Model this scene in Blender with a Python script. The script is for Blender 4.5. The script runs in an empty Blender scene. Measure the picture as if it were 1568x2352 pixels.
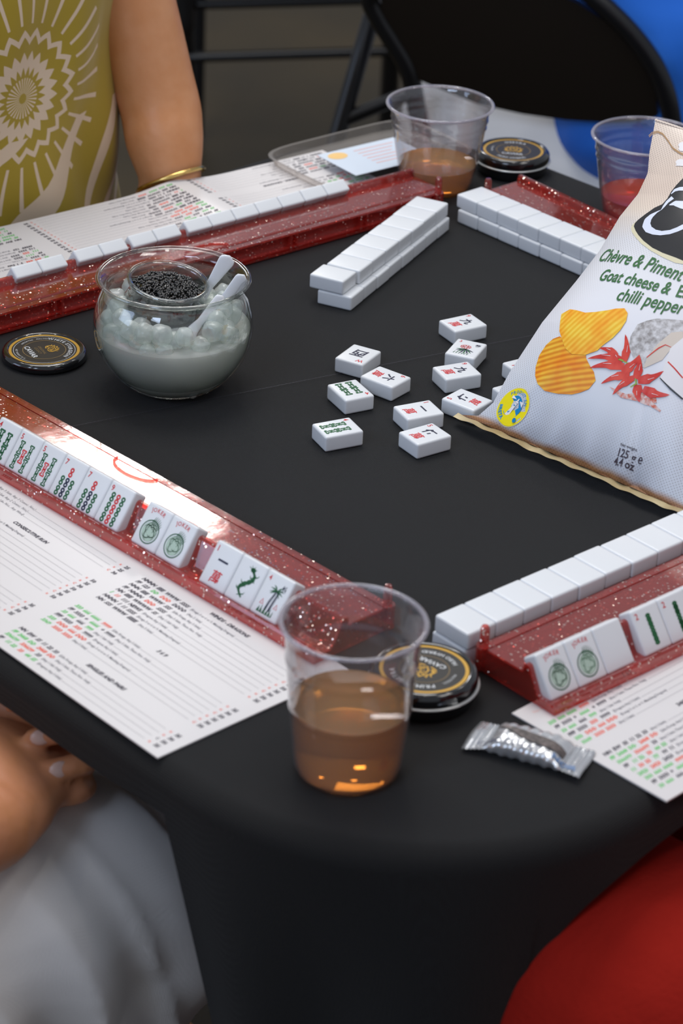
import bpy, bmesh, math, random
from mathutils import Vector, Matrix, noise
random.seed(7)
SC = bpy.context.scene
COL = SC.collection
PI = math.pi
R2 = 2 ** .5

# ------------------------------------------------------------------ camera, sky, lights, exposure
# world frame: table top is z = 0, the floor is z = FLOOR, the camera stands above the origin
F_PX, PITCH, ROLL, CAM_H = 5971.34, .5015139, .0419819, .883537
FLOOR = -0.74
_c, _s, _cr, _sr = math.cos(PITCH), math.sin(PITCH), math.cos(ROLL), math.sin(ROLL)

def ray(px, py):
    dx, dy = px - 784, py - 1176
    x = (dx * _cr + dy * _sr) / F_PX
    y = (-dx * _sr + dy * _cr) / F_PX
    return Vector((x, _c - y * _s, -_s - y * _c))

def at(px, py, z=0.0):
    r = ray(px, py); t = (z - CAM_H) / r.z
    return Vector((r.x * t, r.y * t, z))

def aty(px, py, Y):
    r = ray(px, py); t = Y / r.y
    return Vector((r.x * t, Y, CAM_H + r.z * t))

def atplane(px, py, p0, n):
    r = ray(px, py); c0 = Vector((0, 0, CAM_H))
    t = (p0 - c0).dot(n) / r.dot(n)
    return c0 + r * t

cam_d = bpy.data.cameras.new('camera')
cam = bpy.data.objects.new('camera', cam_d)
COL.objects.link(cam)
fw = Vector((0, _c, -_s)); upv = Vector((0, _s, _c)); X = Vector((1, 0, 0))
right = X * _cr + upv * _sr
up = X * -_sr + upv * _cr
m = Matrix((right, up, -fw)).transposed().to_4x4()
m.translation = (0, 0, CAM_H)
cam.matrix_world = m
cam_d.sensor_fit = 'VERTICAL'
cam_d.sensor_height = 36
cam_d.sensor_width = 24
cam_d.lens = F_PX / 2352 * 36
cam_d.clip_start = .05
cam_d.dof.use_dof = True
cam_d.dof.focus_distance = (at(900, 960) - Vector((0, 0, CAM_H))).dot(fw)
cam_d.dof.aperture_fstop = 9
SC.camera = cam

w = bpy.data.worlds.new('hall_light'); SC.world = w
w.use_nodes = True
bg = w.node_tree.nodes['Background']
bg.inputs[0].default_value = (.62, .66, .74, 1)
bg.inputs[1].default_value = .48

def area(name, loc, target, sx, sy, power, col=(1, 1, 1)):
    l = bpy.data.lights.new(name, 'AREA'); l.shape = 'RECTANGLE'
    l.size = sx; l.size_y = sy; l.energy = power; l.color = col
    o = bpy.data.objects.new(name, l); COL.objects.link(o)
    o.location = loc
    o.rotation_euler = (Vector(target) - Vector(loc)).to_track_quat('-Z', 'Y').to_euler()
    return o
area('ceiling_light', (-.3, 2.9, 2.9), (0, 1.7, 0), 1.5, 1.5, 45, (1, .985, .96))
area('ceiling_light_row', (1.6, .9, 3.0), (0, 1.7, 0), 1.2, .6, 14, (1, .97, .93))
area('window_light', (-3.2, .9, 1.2), (0, 1.7, 0), 1.2, 1.2, 13, (.55, .7, 1))
area('far_hall_lamp', (-.45, 5.6, 1.99), (0, 1.7, 0), .42, .24, 7, (1, .96, .92))
area('front_fill_light', (-1.6, -.9, 2.2), (0, 1.3, -.2), 1.4, 1.0, 30, (.62, .76, 1))  # added bluish fill, not a window: brightens the pale trousers and cloth skirt
for lx, ly in ((-1.1, 1.6), (.2, 1.2), (1.0, 2.3), (-.2, 4.2), (.9, 4.0), (-1.3, 3.4)):
    area('ceiling_spot', (lx, ly, 2.7), (lx * .5, 1.7, 0), .16, .16, 2.2, (1, .95, .88))

vs = SC.view_settings
SC.display_settings.display_device = 'sRGB'
vs.view_transform = 'Standard'
vs.look = 'None'
vs.exposure = 0.2
vs.gamma = 1.0
vs.use_curve_mapping = False
cy = SC.cycles
cy.max_bounces = 12; cy.diffuse_bounces = 4; cy.glossy_bounces = 6
cy.transmission_bounces = 10; cy.transparent_max_bounces = 40
cy.sample_clamp_indirect = 6; cy.sample_clamp_direct = 0
cy.caustics_refractive = True; cy.caustics_reflective = False

# ------------------------------------------------------------------ materials
MAT = {}
def nt(m):
    return m.node_tree, m.node_tree.nodes, m.node_tree.links

def mat(name, base, rough=.5, metal=0, trans=0, ior=1.45, spec=.5, coat=0, sheen=0, sss=0, sssr=(.01, .004, .002), bump=None, alpha=1, noise_mix=None):
    if name in MAT: return MAT[name]
    m = bpy.data.materials.new(name); m.use_nodes = True
    t, n, l = nt(m); p = n['Principled BSDF']; I = p.inputs
    I['Base Color'].default_value = (*base, 1)
    I['Roughness'].default_value = rough; I['Metallic'].default_value = metal
    I['Transmission Weight'].default_value = trans; I['IOR'].default_value = ior
    I['Specular IOR Level'].default_value = spec; I['Coat Weight'].default_value = coat
    I['Sheen Weight'].default_value = sheen; I['Alpha'].default_value = alpha
    if sss:
        I['Subsurface Weight'].default_value = sss; I['Subsurface Radius'].default_value = sssr
        I['Subsurface Scale'].default_value = 1
    tc = n.new('ShaderNodeTexCoord')
    if noise_mix:           # (scale, other colour, amount)
        sc_, c2, amt = noise_mix
        nz = n.new('ShaderNodeTexNoise'); nz.inputs['Scale'].default_value = sc_; nz.inputs['Detail'].default_value = 5
        l.new(tc.outputs['Object'], nz.inputs['Vector'])
        mr = n.new('ShaderNodeMapRange'); mr.inputs[1].default_value = .35; mr.inputs[2].default_value = .65; mr.inputs[4].default_value = amt
        l.new(nz.outputs[0], mr.inputs[0])
        mx = n.new('ShaderNodeMix'); mx.data_type = 'RGBA'
        mx.inputs[6].default_value = (*base, 1); mx.inputs[7].default_value = (*c2, 1)
        l.new(mr.outputs[0], mx.inputs[0]); l.new(mx.outputs[2], I['Base Color'])
    if bump:                # (scale, strength, distance)
        nz = n.new('ShaderNodeTexNoise'); nz.inputs['Scale'].default_value = bump[0]; nz.inputs['Detail'].default_value = 3
        l.new(tc.outputs['Object'], nz.inputs['Vector'])
        b = n.new('ShaderNodeBump'); b.inputs['Strength'].default_value = bump[1]; b.inputs['Distance'].default_value = bump[2]
        l.new(nz.outputs[0], b.inputs['Height']); l.new(b.outputs[0], I['Normal'])
    MAT[name] = m
    return m

def glassy(name, tint=(1, 1, 1), edge=(.75, .78, .78), rough=.03, refl=1.0, haze=0.0, hazecol=(1, 1, 1), fres=1.5):
    """thin clear wall: sees straight through, tinted more where the wall is seen edge-on, with real reflections"""
    if name in MAT: return MAT[name]
    m = bpy.data.materials.new(name); m.use_nodes = True
    t, n, l = nt(m); n.remove(n['Principled BSDF']); out = n['Material Output']
    tr = n.new('ShaderNodeBsdfTransparent')
    lw = n.new('ShaderNodeLayerWeight'); lw.inputs[0].default_value = .35
    mx = n.new('ShaderNodeMix'); mx.data_type = 'RGBA'
    mx.inputs[6].default_value = (*tint, 1); mx.inputs[7].default_value = (*edge, 1)
    l.new(lw.outputs['Facing'], mx.inputs[0]); l.new(mx.outputs[2], tr.inputs[0])
    gl = n.new('ShaderNodeBsdfGlossy'); gl.inputs['Roughness'].default_value = rough
    gl.inputs[0].default_value = (refl, refl, refl, 1)
    l5 = n.new('ShaderNodeLayerWeight'); l5.inputs[0].default_value = .5
    pw = n.new('ShaderNodeMath'); pw.operation = 'POWER'; pw.inputs[1].default_value = 4.2; l.new(l5.outputs['Facing'], pw.inputs[0])
    fr = n.new('ShaderNodeMapRange'); f0 = ((fres - 1) / (fres + 1)) ** 2; fr.inputs[3].default_value = f0; fr.inputs[4].default_value = 1
    l.new(pw.outputs[0], fr.inputs[0])
    ms = n.new('ShaderNodeMixShader')
    l.new(fr.outputs[0], ms.inputs[0]); l.new(tr.outputs[0], ms.inputs[1]); l.new(gl.outputs[0], ms.inputs[2])
    last = ms
    if haze:
        df = n.new('ShaderNodeBsdfDiffuse'); df.inputs[0].default_value = (*hazecol, 1)
        m2 = n.new('ShaderNodeMixShader'); m2.inputs[0].default_value = haze
        l.new(ms.outputs[0], m2.inputs[1]); l.new(df.outputs[0], m2.inputs[2]); last = m2
    l.new(last.outputs[0], out.inputs[0])
    MAT[name] = m
    return m

def rack_plastic():
    m = bpy.data.materials.new('red_glitter_plastic'); m.use_nodes = True
    t, n, l = nt(m); p = n['Principled BSDF']; out = n['Material Output']
    p.inputs['Base Color'].default_value = (.50, .07, .05, 1); p.inputs['Roughness'].default_value = .1
    p.inputs['Specular IOR Level'].default_value = .75; p.inputs['Coat Weight'].default_value = .5; p.inputs['Coat Roughness'].default_value = .04
    tr = n.new('ShaderNodeBsdfTransparent'); tr.inputs[0].default_value = (1, .44, .40, 1)
    tc = n.new('ShaderNodeTexCoord')
    nz = n.new('ShaderNodeTexNoise'); nz.inputs['Scale'].default_value = 45; nz.inputs['Detail'].default_value = 3
    l.new(tc.outputs['Object'], nz.inputs['Vector'])
    bp = n.new('ShaderNodeBump'); bp.inputs['Strength'].default_value = .06; bp.inputs['Distance'].default_value = .002
    l.new(nz.outputs[0], bp.inputs['Height']); l.new(bp.outputs[0], p.inputs['Normal'])
    ms = n.new('ShaderNodeMixShader'); ms.inputs[0].default_value = .24
    l.new(tr.outputs[0], ms.inputs[1]); l.new(p.outputs[0], ms.inputs[2])
    # flakes of metallic glitter held in the plastic
    vo = n.new('ShaderNodeTexVoronoi'); vo.inputs['Scale'].default_value = 420
    l.new(tc.outputs['Object'], vo.inputs['Vector'])
    lt = n.new('ShaderNodeMath'); lt.operation = 'LESS_THAN'; lt.inputs[1].default_value = .30
    l.new(vo.outputs['Distance'], lt.inputs[0])
    sep = n.new('ShaderNodeSeparateColor'); l.new(vo.outputs['Color'], sep.inputs[0])
    gt = n.new('ShaderNodeMath'); gt.operation = 'GREATER_THAN'; gt.inputs[1].default_value = .66
    l.new(sep.outputs[0], gt.inputs[0])
    mu = n.new('ShaderNodeMath'); mu.operation = 'MULTIPLY'
    l.new(lt.outputs[0], mu.inputs[0]); l.new(gt.outputs[0], mu.inputs[1])
    gl = n.new('ShaderNodeBsdfGlossy'); gl.inputs[0].default_value = (1, .82, .72, 1); gl.inputs['Roughness'].default_value = .25
    geo = n.new('ShaderNodeNewGeometry')
    v1 = n.new('ShaderNodeVectorMath'); v1.operation = 'SUBTRACT'; v1.inputs[1].default_value = (.5, .5, .5)
    l.new(vo.outputs['Color'], v1.inputs[0])
    v2 = n.new('ShaderNodeVectorMath'); v2.operation = 'SCALE'; v2.inputs[3].default_value = 1.1
    l.new(v1.outputs[0], v2.inputs[0])
    v3 = n.new('ShaderNodeVectorMath'); v3.operation = 'ADD'
    l.new(v2.outputs[0], v3.inputs[0]); l.new(geo.outputs['Normal'], v3.inputs[1])
    v4 = n.new('ShaderNodeVectorMath'); v4.operation = 'NORMALIZE'
    l.new(v3.outputs[0], v4.inputs[0]); l.new(v4.outputs[0], gl.inputs['Normal'])
    m2 = n.new('ShaderNodeMixShader')
    l.new(mu.outputs[0], m2.inputs[0]); l.new(ms.outputs[0], m2.inputs[1]); l.new(gl.outputs[0], m2.inputs[2])
    l5 = n.new('ShaderNodeLayerWeight'); l5.inputs[0].default_value = .5
    pw = n.new('ShaderNodeMath'); pw.operation = 'POWER'; pw.inputs[1].default_value = 3.6; l.new(l5.outputs['Facing'], pw.inputs[0])
    mr = n.new('ShaderNodeMapRange'); mr.inputs[3].default_value = .05; mr.inputs[4].default_value = 1; l.new(pw.outputs[0], mr.inputs[0])
    gs = n.new('ShaderNodeBsdfGlossy'); gs.inputs['Roughness'].default_value = .07; gs.inputs[0].default_value = (1, .93, .92, 1)
    l.new(bp.outputs[0], gs.inputs['Normal'])
    m3 = n.new('ShaderNodeMixShader'); l.new(mr.outputs[0], m3.inputs[0]); l.new(m2.outputs[0], m3.inputs[1]); l.new(gs.outputs[0], m3.inputs[2])
    l.new(m3.outputs[0], out.inputs[0])
    return m

def fabric(name, base, scale=900, strength=.4, rough=.9, sheen=.2, c2=None):
    """woven cloth: two crossed thread waves as bump and a faint colour change"""
    m = bpy.data.materials.new(name); m.use_nodes = True
    t, n, l = nt(m); p = n['Principled BSDF']; I = p.inputs
    I['Base Color'].default_value = (*base, 1); I['Roughness'].default_value = rough
    I['Sheen Weight'].default_value = sheen; I['Specular IOR Level'].default_value = .2
    tc = n.new('ShaderNodeTexCoord')
    hs = []
    for ax in ('X', 'Y'):
        wv = n.new('ShaderNodeTexWave'); wv.bands_direction = ax; wv.inputs['Scale'].default_value = scale / 6.28
        wv.inputs['Distortion'].default_value = 1.5; wv.inputs['Detail'].default_value = 1
        l.new(tc.outputs['Object'], wv.inputs['Vector']); hs.append(wv)
    ad = n.new('ShaderNodeMath'); ad.operation = 'ADD'
    l.new(hs[0].outputs['Fac'], ad.inputs[0]); l.new(hs[1].outputs['Fac'], ad.inputs[1])
    b = n.new('ShaderNodeBump'); b.inputs['Strength'].default_value = strength; b.inputs['Distance'].default_value = .0005
    l.new(ad.outputs[0], b.inputs['Height']); l.new(b.outputs[0], I['Normal'])
    if c2:
        nz = n.new('ShaderNodeTexNoise'); nz.inputs['Scale'].default_value = scale * .8; nz.inputs['Detail'].default_value = 2
        l.new(tc.outputs['Object'], nz.inputs['Vector'])
        mx = n.new('ShaderNodeMix'); mx.data_type = 'RGBA'
        mx.inputs[6].default_value = (*base, 1); mx.inputs[7].default_value = (*c2, 1)
        l.new(nz.outputs[0], mx.inputs[0]); l.new(mx.outputs[2], I['Base Color'])
    MAT[name] = m
    return m

M_TILE = mat('white_tile_plastic', (.71, .73, .755), .28, spec=.5)
M_RED = mat('red_ink', (.60, .03, .035), .45)
M_GREEN = mat('green_ink', (.012, .11, .035), .45)
M_NAVY = mat('dark_blue_ink', (.012, .014, .045), .45)
M_RACK = rack_plastic()
M_CLOTH = fabric('black_tablecloth_fabric', (.0075, .0075, .0079), 2200, .6, .8, .05, (.0135, .0135, .0140))
M_FLOOR = mat('polished_dark_floor', (.062, .044, .020), .5, spec=.15, noise_mix=(1.6, (.028, .023, .015), 1), bump=(3, .2, .01))
M_BLACKMETAL = mat('black_painted_metal', (.008, .008, .009), .3, spec=.5)
M_STEEL = mat('brushed_steel', (.6, .6, .6), .3, metal=1)

# ------------------------------------------------------------------ mesh helpers
class MB:
    def __init__(self):
        self.v = []; self.f = []; self.m = []
    def add(self, vs, fs, mi=0):
        b = len(self.v)
        self.v += [tuple(p) for p in vs]
        self.f += [tuple(i + b for i in f) for f in fs]
        self.m += [mi] * len(fs)
        return self
    def box(self, x0, x1, y0, y1, z0, z1, mi=0):
        vs = [(x, y, z) for z in (z0, z1) for y in (y0, y1) for x in (x0, x1)]
        return self.add(vs, [(0, 2, 3, 1), (4, 5, 7, 6), (0, 1, 5, 4), (2, 6, 7, 3), (0, 4, 6, 2), (1, 3, 7, 5)], mi)
    def prism_x(self, poly, x0, x1, mi=0):     # closed polygon (y, z) swept along x
        k = len(poly)
        vs = [(x0, a, b) for a, b in poly] + [(x1, a, b) for a, b in poly]
        fs = [(i, (i + 1) % k, (i + 1) % k + k, i + k) for i in range(k)]
        fs += [tuple(range(k))[::-1], tuple(range(k, 2 * k))]
        return self.add(vs, fs, mi)
    def prism_z(self, poly, z0, z1, mi=0):
        k = len(poly)
        vs = [(a, b, z0) for a, b in poly] + [(a, b, z1) for a, b in poly]
        fs = [(i, (i + 1) % k, (i + 1) % k + k, i + k) for i in range(k)]
        fs += [tuple(range(k))[::-1], tuple(range(k, 2 * k))]
        return self.add(vs, fs, mi)
    def lathe(self, prof, seg=64, mi=0, cx=0, cy=0):
        k = len(prof); vs = []; fs = []
        for r, z in prof:
            for j in range(seg):
                a = 2 * PI * j / seg
                vs.append((cx + r * math.cos(a), cy + r * math.sin(a), z))
        for i in range(k - 1):
            for j in range(seg):
                j2 = (j + 1) % seg
                fs.append((i * seg + j, i * seg + j2, (i + 1) * seg + j2, (i + 1) * seg + j))
        return self.add(vs, fs, mi)
    def cap(self, r, z, seg=64, mi=0, up=True, cx=0, cy=0):
        vs = [(cx + r * math.cos(2 * PI * j / seg), cy + r * math.sin(2 * PI * j / seg), z) for j in range(seg)]
        f = tuple(range(seg))
        return self.add(vs, [f if up else f[::-1]], mi)
    def tube(self, pts, rad, seg=12, mi=0, ry=None, caps=True, ref=None):
        pts = [Vector(p) for p in pts]; k = len(pts)
        if not hasattr(rad, '__len__'): rad = [rad] * k
        vs = []; fs = []
        prev = None
        for i, p in enumerate(pts):
            d = (pts[min(i + 1, k - 1)] - pts[max(i - 1, 0)]).normalized()
            if prev is None:
                r0 = Vector(ref) if ref else (Vector((0, 0, 1)) if abs(d.z) < .9 else Vector((1, 0, 0)))
                a = (r0 - d * r0.dot(d)).normalized()
            else:
                a = (prev - d * prev.dot(d)).normalized()
            prev = a; b = d.cross(a)
            r = rad[i]
            ra, rb = (r if hasattr(r, '__len__') else (r, r))
            for j in range(seg):
                t = 2 * PI * j / seg
                vs.append(p + a * (ra * math.cos(t)) + b * (rb * math.sin(t)))
        for i in range(k - 1):
            for j in range(seg):
                j2 = (j + 1) % seg
                fs.append((i * seg + j, i * seg + j2, (i + 1) * seg + j2, (i + 1) * seg + j))
        if caps:
            fs.append(tuple(range(seg))[::-1]); fs.append(tuple((k - 1) * seg + j for j in range(seg)))
        return self.add(vs, fs, mi)
    def ball(self, c, r, seg=16, rings=10, mi=0, rot=None):
        c = Vector(c)
        rx, ry, rz = r if hasattr(r, '__len__') else (r, r, r)
        vs = [Vector((0, 0, -rz))]; fs = []
        for i in range(1, rings):
            ph = PI * i / rings - PI / 2
            for j in range(seg):
                t = 2 * PI * j / seg
                vs.append(Vector((rx * math.cos(ph) * math.cos(t), ry * math.cos(ph) * math.sin(t), rz * math.sin(ph))))
        vs.append(Vector((0, 0, rz)))
        if rot is not None: vs = [rot @ p for p in vs]
        vs = [p + c for p in vs]
        for j in range(seg):
            fs.append((0, 1 + (j + 1) % seg, 1 + j))
            fs.append((len(vs) - 1, 1 + (rings - 2) * seg + j, 1 + (rings - 2) * seg + (j + 1) % seg))
        for i in range(rings - 2):
            for j in range(seg):
                a = 1 + i * seg; b = a + seg; j2 = (j + 1) % seg
                fs.append((a + j, a + j2, b + j2, b + j))
        return self.add(vs, fs, mi)
    def grid(self, fn, nu, nv, mi=0, closeu=False):
        vs = [fn(i / nu, j / nv) for j in range(nv + 1) for i in range(nu + (0 if closeu else 1))]
        w_ = nu + (0 if closeu else 1)
        fs = []
        for j in range(nv):
            for i in range(nu):
                i2 = (i + 1) % w_ if closeu else i + 1
                fs.append((j * w_ + i, j * w_ + i2, (j + 1) * w_ + i2, (j + 1) * w_ + i))
        return self.add(vs, fs, mi)
    # flat marks (z = 0 plane)
    def stroke(self, pts, wd, mi=0, closed=False):
        k = len(pts); L = []; Rr = []
        if not hasattr(wd, '__len__'): wd = [wd] * k
        for i in range(k):
            if closed: a = pts[(i - 1) % k]; b = pts[(i + 1) % k]
            else: a = pts[max(i - 1, 0)]; b = pts[min(i + 1, k - 1)]
            dx, dy = b[0] - a[0], b[1] - a[1]; q = math.hypot(dx, dy) or 1
            nx, ny = -dy / q * wd[i] / 2, dx / q * wd[i] / 2
            L.append((pts[i][0] + nx, pts[i][1] + ny, 0)); Rr.append((pts[i][0] - nx, pts[i][1] - ny, 0))
        n_ = k if closed else k - 1
        return self.add(L + Rr, [(i, i + k, (i + 1) % k + k, (i + 1) % k) for i in range(n_)], mi)
    def poly(self, pts, mi=0):
        return self.add([(p[0], p[1], 0) for p in pts], [tuple(range(len(pts)))], mi)
    def disc(self, x, y, rx, ry=None, mi=0, seg=24, rot=0):
        ry = rx if ry is None else ry
        c, s = math.cos(rot), math.sin(rot)
        return self.poly([(x + rx * math.cos(t) * c - ry * math.sin(t) * s, y + rx * math.cos(t) * s + ry * math.sin(t) * c) for t in [2 * PI * j / seg for j in range(seg)]], mi)
    def ring(self, x, y, r, wd, mi=0, seg=32, ry=None):
        ry = r if ry is None else ry
        return self.stroke([(x + r * math.cos(2 * PI * j / seg), y + ry * math.sin(2 * PI * j / seg)) for j in range(seg)], wd, mi, True)
    def text(self, s, x, y, size, mi=0, rot=0, align='L', bold=0, shear=0, sx=1, res=2):
        vs, fs, wd = glyphs(s, bold, shear, res)
        ox = {'L': 0, 'C': -wd / 2, 'R': -wd}[align]
        c, q = math.cos(rot), math.sin(rot)
        out = []
        for a, b in vs:
            a = (a + ox) * size * sx; b = b * size
            out.append((x + a * c - b * q, y + a * q + b * c, 0))
        return self.add(out, fs, mi)
    def arc_text(self, s, cx, cy, r, a0, size, mi=0, bold=0, step=None, inward=False, sx=1):
        # letters along a circle; a0 is the angle of the text's middle
        ws = [glyphs(ch, bold, 0, 2)[2] if ch != ' ' else .3 for ch in s]
        ws = [w_ + .07 for w_ in ws]
        tot = sum(ws) * size * sx / r
        d = 1 if inward else -1
        a = a0 - d * tot / 2
        for ch, w_ in zip(s, ws):
            da = w_ * size * sx / r
            am = a + d * da / 2
            if ch != ' ':
                rr = r
                self.text(ch, cx + rr * math.cos(am), cy + rr * math.sin(am), size, mi, am + (PI / 2 if inward else -PI / 2), 'C', bold, sx=sx)
            a += d * da
        return self
    def mapped(self, fn):
        self.v = [tuple(fn(*p)) for p in self.v]
        return self
    def merge(self, o, dm=0):
        b = len(self.v)
        self.v += o.v; self.f += [tuple(i + b for i in f) for f in o.f]; self.m += [i + dm for i in o.m]
        return self
    def mesh(self, name, mats, smooth=True, angle=35, bevel=None, weld=False):
        me = bpy.data.meshes.new(name)
        me.from_pydata(self.v, [], self.f)
        for x in (mats if isinstance(mats, (list, tuple)) else [mats]): me.materials.append(x)
        me.polygons.foreach_set('material_index', self.m)
        if bevel or weld:
            bm = bmesh.new(); bm.from_mesh(me)
            bmesh.ops.remove_doubles(bm, verts=bm.verts, dist=1e-6)
            if bevel:
                bmesh.ops.recalc_face_normals(bm, faces=bm.faces)
                bmesh.ops.bevel(bm, geom=[e for e in bm.edges if e.is_manifold and e.calc_face_angle(0) > .5], offset=bevel[0], segments=bevel[1], profile=.6, affect='EDGES', clamp_overlap=True)
            bm.to_mesh(me); bm.free()
        if smooth:
            me.polygons.foreach_set('use_smooth', [True] * len(me.polygons))
            if angle < 180: me.set_sharp_from_angle(angle=math.radians(angle))
        me.update()
        return me
    def build(self, name, mats, parent=None, mw=None, **k):
        o = bpy.data.objects.new(name, self.mesh(name, mats, **k)); COL.objects.link(o)
        if parent is not None: o.parent = parent
        if mw is not None: o.matrix_basis = mw
        return o

_G = {}
_DG = []
def glyphs(s, bold=0, shear=0, res=2):
    k = (s, bold, shear, res)
    if k in _G: return _G[k]
    c = bpy.data.curves.new('lettering', 'FONT'); c.body = s; c.resolution_u = res; c.offset = bold; c.shear = shear
    o = bpy.data.objects.new('lettering', c); COL.objects.link(o)
    me = o.to_mesh(depsgraph=bpy.context.evaluated_depsgraph_get()) if False else None
    dg = bpy.context.evaluated_depsgraph_get()
    ev = o.evaluated_get(dg); me = ev.to_mesh()
    vs = [(p.co.x, p.co.y) for p in me.vertices]; fs = [tuple(p.vertices) for p in me.polygons]
    ev.to_mesh_clear()
    bpy.data.objects.remove(o); bpy.data.curves.remove(c)
    wd = max([a for a, b in vs] or [0.3])
    _G[k] = (vs, fs, wd)
    return _G[k]

def tag(o, label, cat, group=None, kind=None):
    if label: o['label'] = label
    if cat: o['category'] = cat
    if group: o['group'] = group
    if kind: o['kind'] = kind
    return o
def thing(name, label, cat, loc=(0, 0, 0), rz=0, group=None):
    o = bpy.data.objects.new(name, None); COL.objects.link(o)
    o.location = loc; o.rotation_euler = (0, 0, rz); o.empty_display_size = .05
    return tag(o, label, cat, group)
def frame(o, x, y, z=None):        # 4x4 from origin and two axes
    x = Vector(x).normalized(); y = Vector(y); y = (y - x * y.dot(x)).normalized()
    z = x.cross(y)
    mm = Matrix((x, y, z)).transposed().to_4x4(); mm.translation = Vector(o)
    return mm
# ------------------------------------------------------------------ the setting and the table
fl = MB().grid(lambda a, b: (-6 + 12 * a, -3 + 13 * b, FLOOR), 8, 8).build('floor', M_FLOOR, smooth=False)
fl['kind'] = 'structure'

TC = Vector((.0516, 1.787, 0)); HS = .465; CR = .19     # table centre, half side, corner radius; sides turned 45 degrees
TM = Matrix.Translation(TC) @ Matrix.Rotation(PI / 4, 4, 'Z')   # local +x = away from the left-hand sitter, local +y = away from the right-hand one

def rsq(h, r, n_=400):
    """rounded square by arc length: list of (point, outward normal, side distance from corner middle)"""
    L = (2 * (h - r)); arc = PI * r / 2; per = 4 * (L + arc); out = []
    for i in range(n_):
        s_ = per * i / n_
        k = int(s_ // (L + arc)); q = s_ - k * (L + arc)
        if q < L:
            p = Vector((h, -(h - r) + q)); nn = Vector((1, 0)); dc = min(q, L - q) + arc / 2
        else:
            a = (q - L) / r; nn = Vector((math.cos(a), math.sin(a))); p = Vector((h - r, h - r)) + nn * r
            dc = abs((q - L) - arc / 2)
        rot = Matrix.Rotation(k * PI / 2, 2)
        out.append((rot @ p, rot @ nn, dc, k + (1 if q >= L + arc / 2 else 0), q))
    return out
def make_cloth():
    b = MB(); O = rsq(HS, CR, 480); N = len(O); fr = .016
    rings = []
    # top, from the middle outward
    for s_ in (.02, .25, .5, .75, .92): rings.append([(p.x * s_, p.y * s_, 0) for p, *_ in O])
    for k in range(7):
        a = k / 6 * PI / 2
        rings.append([(p.x - nn.x * fr * (1 - math.sin(a)), p.y - nn.y * fr * (1 - math.sin(a)), -fr * (1 - math.cos(a))) for p, nn, *_ in O])
    # which corner each rim point belongs to (near corner is local (-,-))
    NZ = 26
    for j in range(1, NZ + 1):
        row = []
        for p, nn, dc, cid, q in O:
            near = (p.x < 0 and p.y < 0)
            leftish = p.x < p.y
            if near and not leftish:
                hem = .70 if dc < .074 else .016 + .085 * math.exp(-(dc - .078) / .035)
            else:
                wid = .174 if near else .2
                hem = .018 + .70 * max(0.0, 1 - (dc / wid) ** 2.4) ** .8 if dc < wid else .018
            hem = min(hem, .715)
            t = j / NZ; z = -fr - hem * t
            d = hem * t
            ang = dc * (1 if (p.x - p.y) > 0 else -1)
            fold = (math.sin(ang * 46 + .6) * .5 + math.sin(ang * 23 + 1.1) * .6) * .040 * min(1, d / .3) * max(0, 1 - dc / .4)
            inn = -.06 * (d / .7) * (1 + dc * 3) + fold
            row.append((p.x + nn.x * inn, p.y + nn.y * inn, z))
        rings.append(row)
    vs = [pt for r_ in rings for pt in r_]; fs = []
    for i in range(len(rings) - 1):
        for j in range(N):
            j2 = (j + 1) % N
            fs.append((i * N + j, (i + 1) * N + j, (i + 1) * N + j2, i * N + j2))
    fs.append(tuple(range(N)))
    b.add(vs, fs)
    o = b.build('tablecloth', M_CLOTH, mw=TM, angle=180)
    bm = bmesh.new(); bm.from_mesh(o.data); bmesh.ops.recalc_face_normals(bm, faces=bm.faces); bm.to_mesh(o.data); bm.free()
    return o
cloth = make_cloth()
tag(cloth, 'black fitted cloth covering the square game table', 'tablecloth')
tb = thing('card_table', 'square folding table hidden under the black cloth', 'table', (TC.x, TC.y, FLOOR), PI / 4)
tp = MB().prism_z([(p.x, p.y) for p, *_ in rsq(HS - .006, CR, 64)], .74 - .028, .74 - .003)
tp.build('tabletop', mat('laminate_grey', (.2, .2, .2), .5), tb, bevel=(.002, 1))
for sx_ in (-1, 1):
    for sy_ in (-1, 1):
        MB().tube([(sx_ * .32, sy_ * .32, 0), (sx_ * .32, sy_ * .32, .712)], .0125, 12).build('leg', M_STEEL, tb)

# ------------------------------------------------------------------ tiles
TW, TL, TT = .0250, .0312, .0125
def tile_mesh():
    b = MB().box(-TW / 2, TW / 2, -TL / 2, TL / 2, 0, TT)
    return b.mesh('mahjong_tile', M_TILE, bevel=(.0021, 4), angle=180)
TILE_ME = tile_mesh()
INKS = [M_RED, M_GREEN, M_NAVY, mat('faint_green_ink', (.42, .55, .46), .5)]

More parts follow.
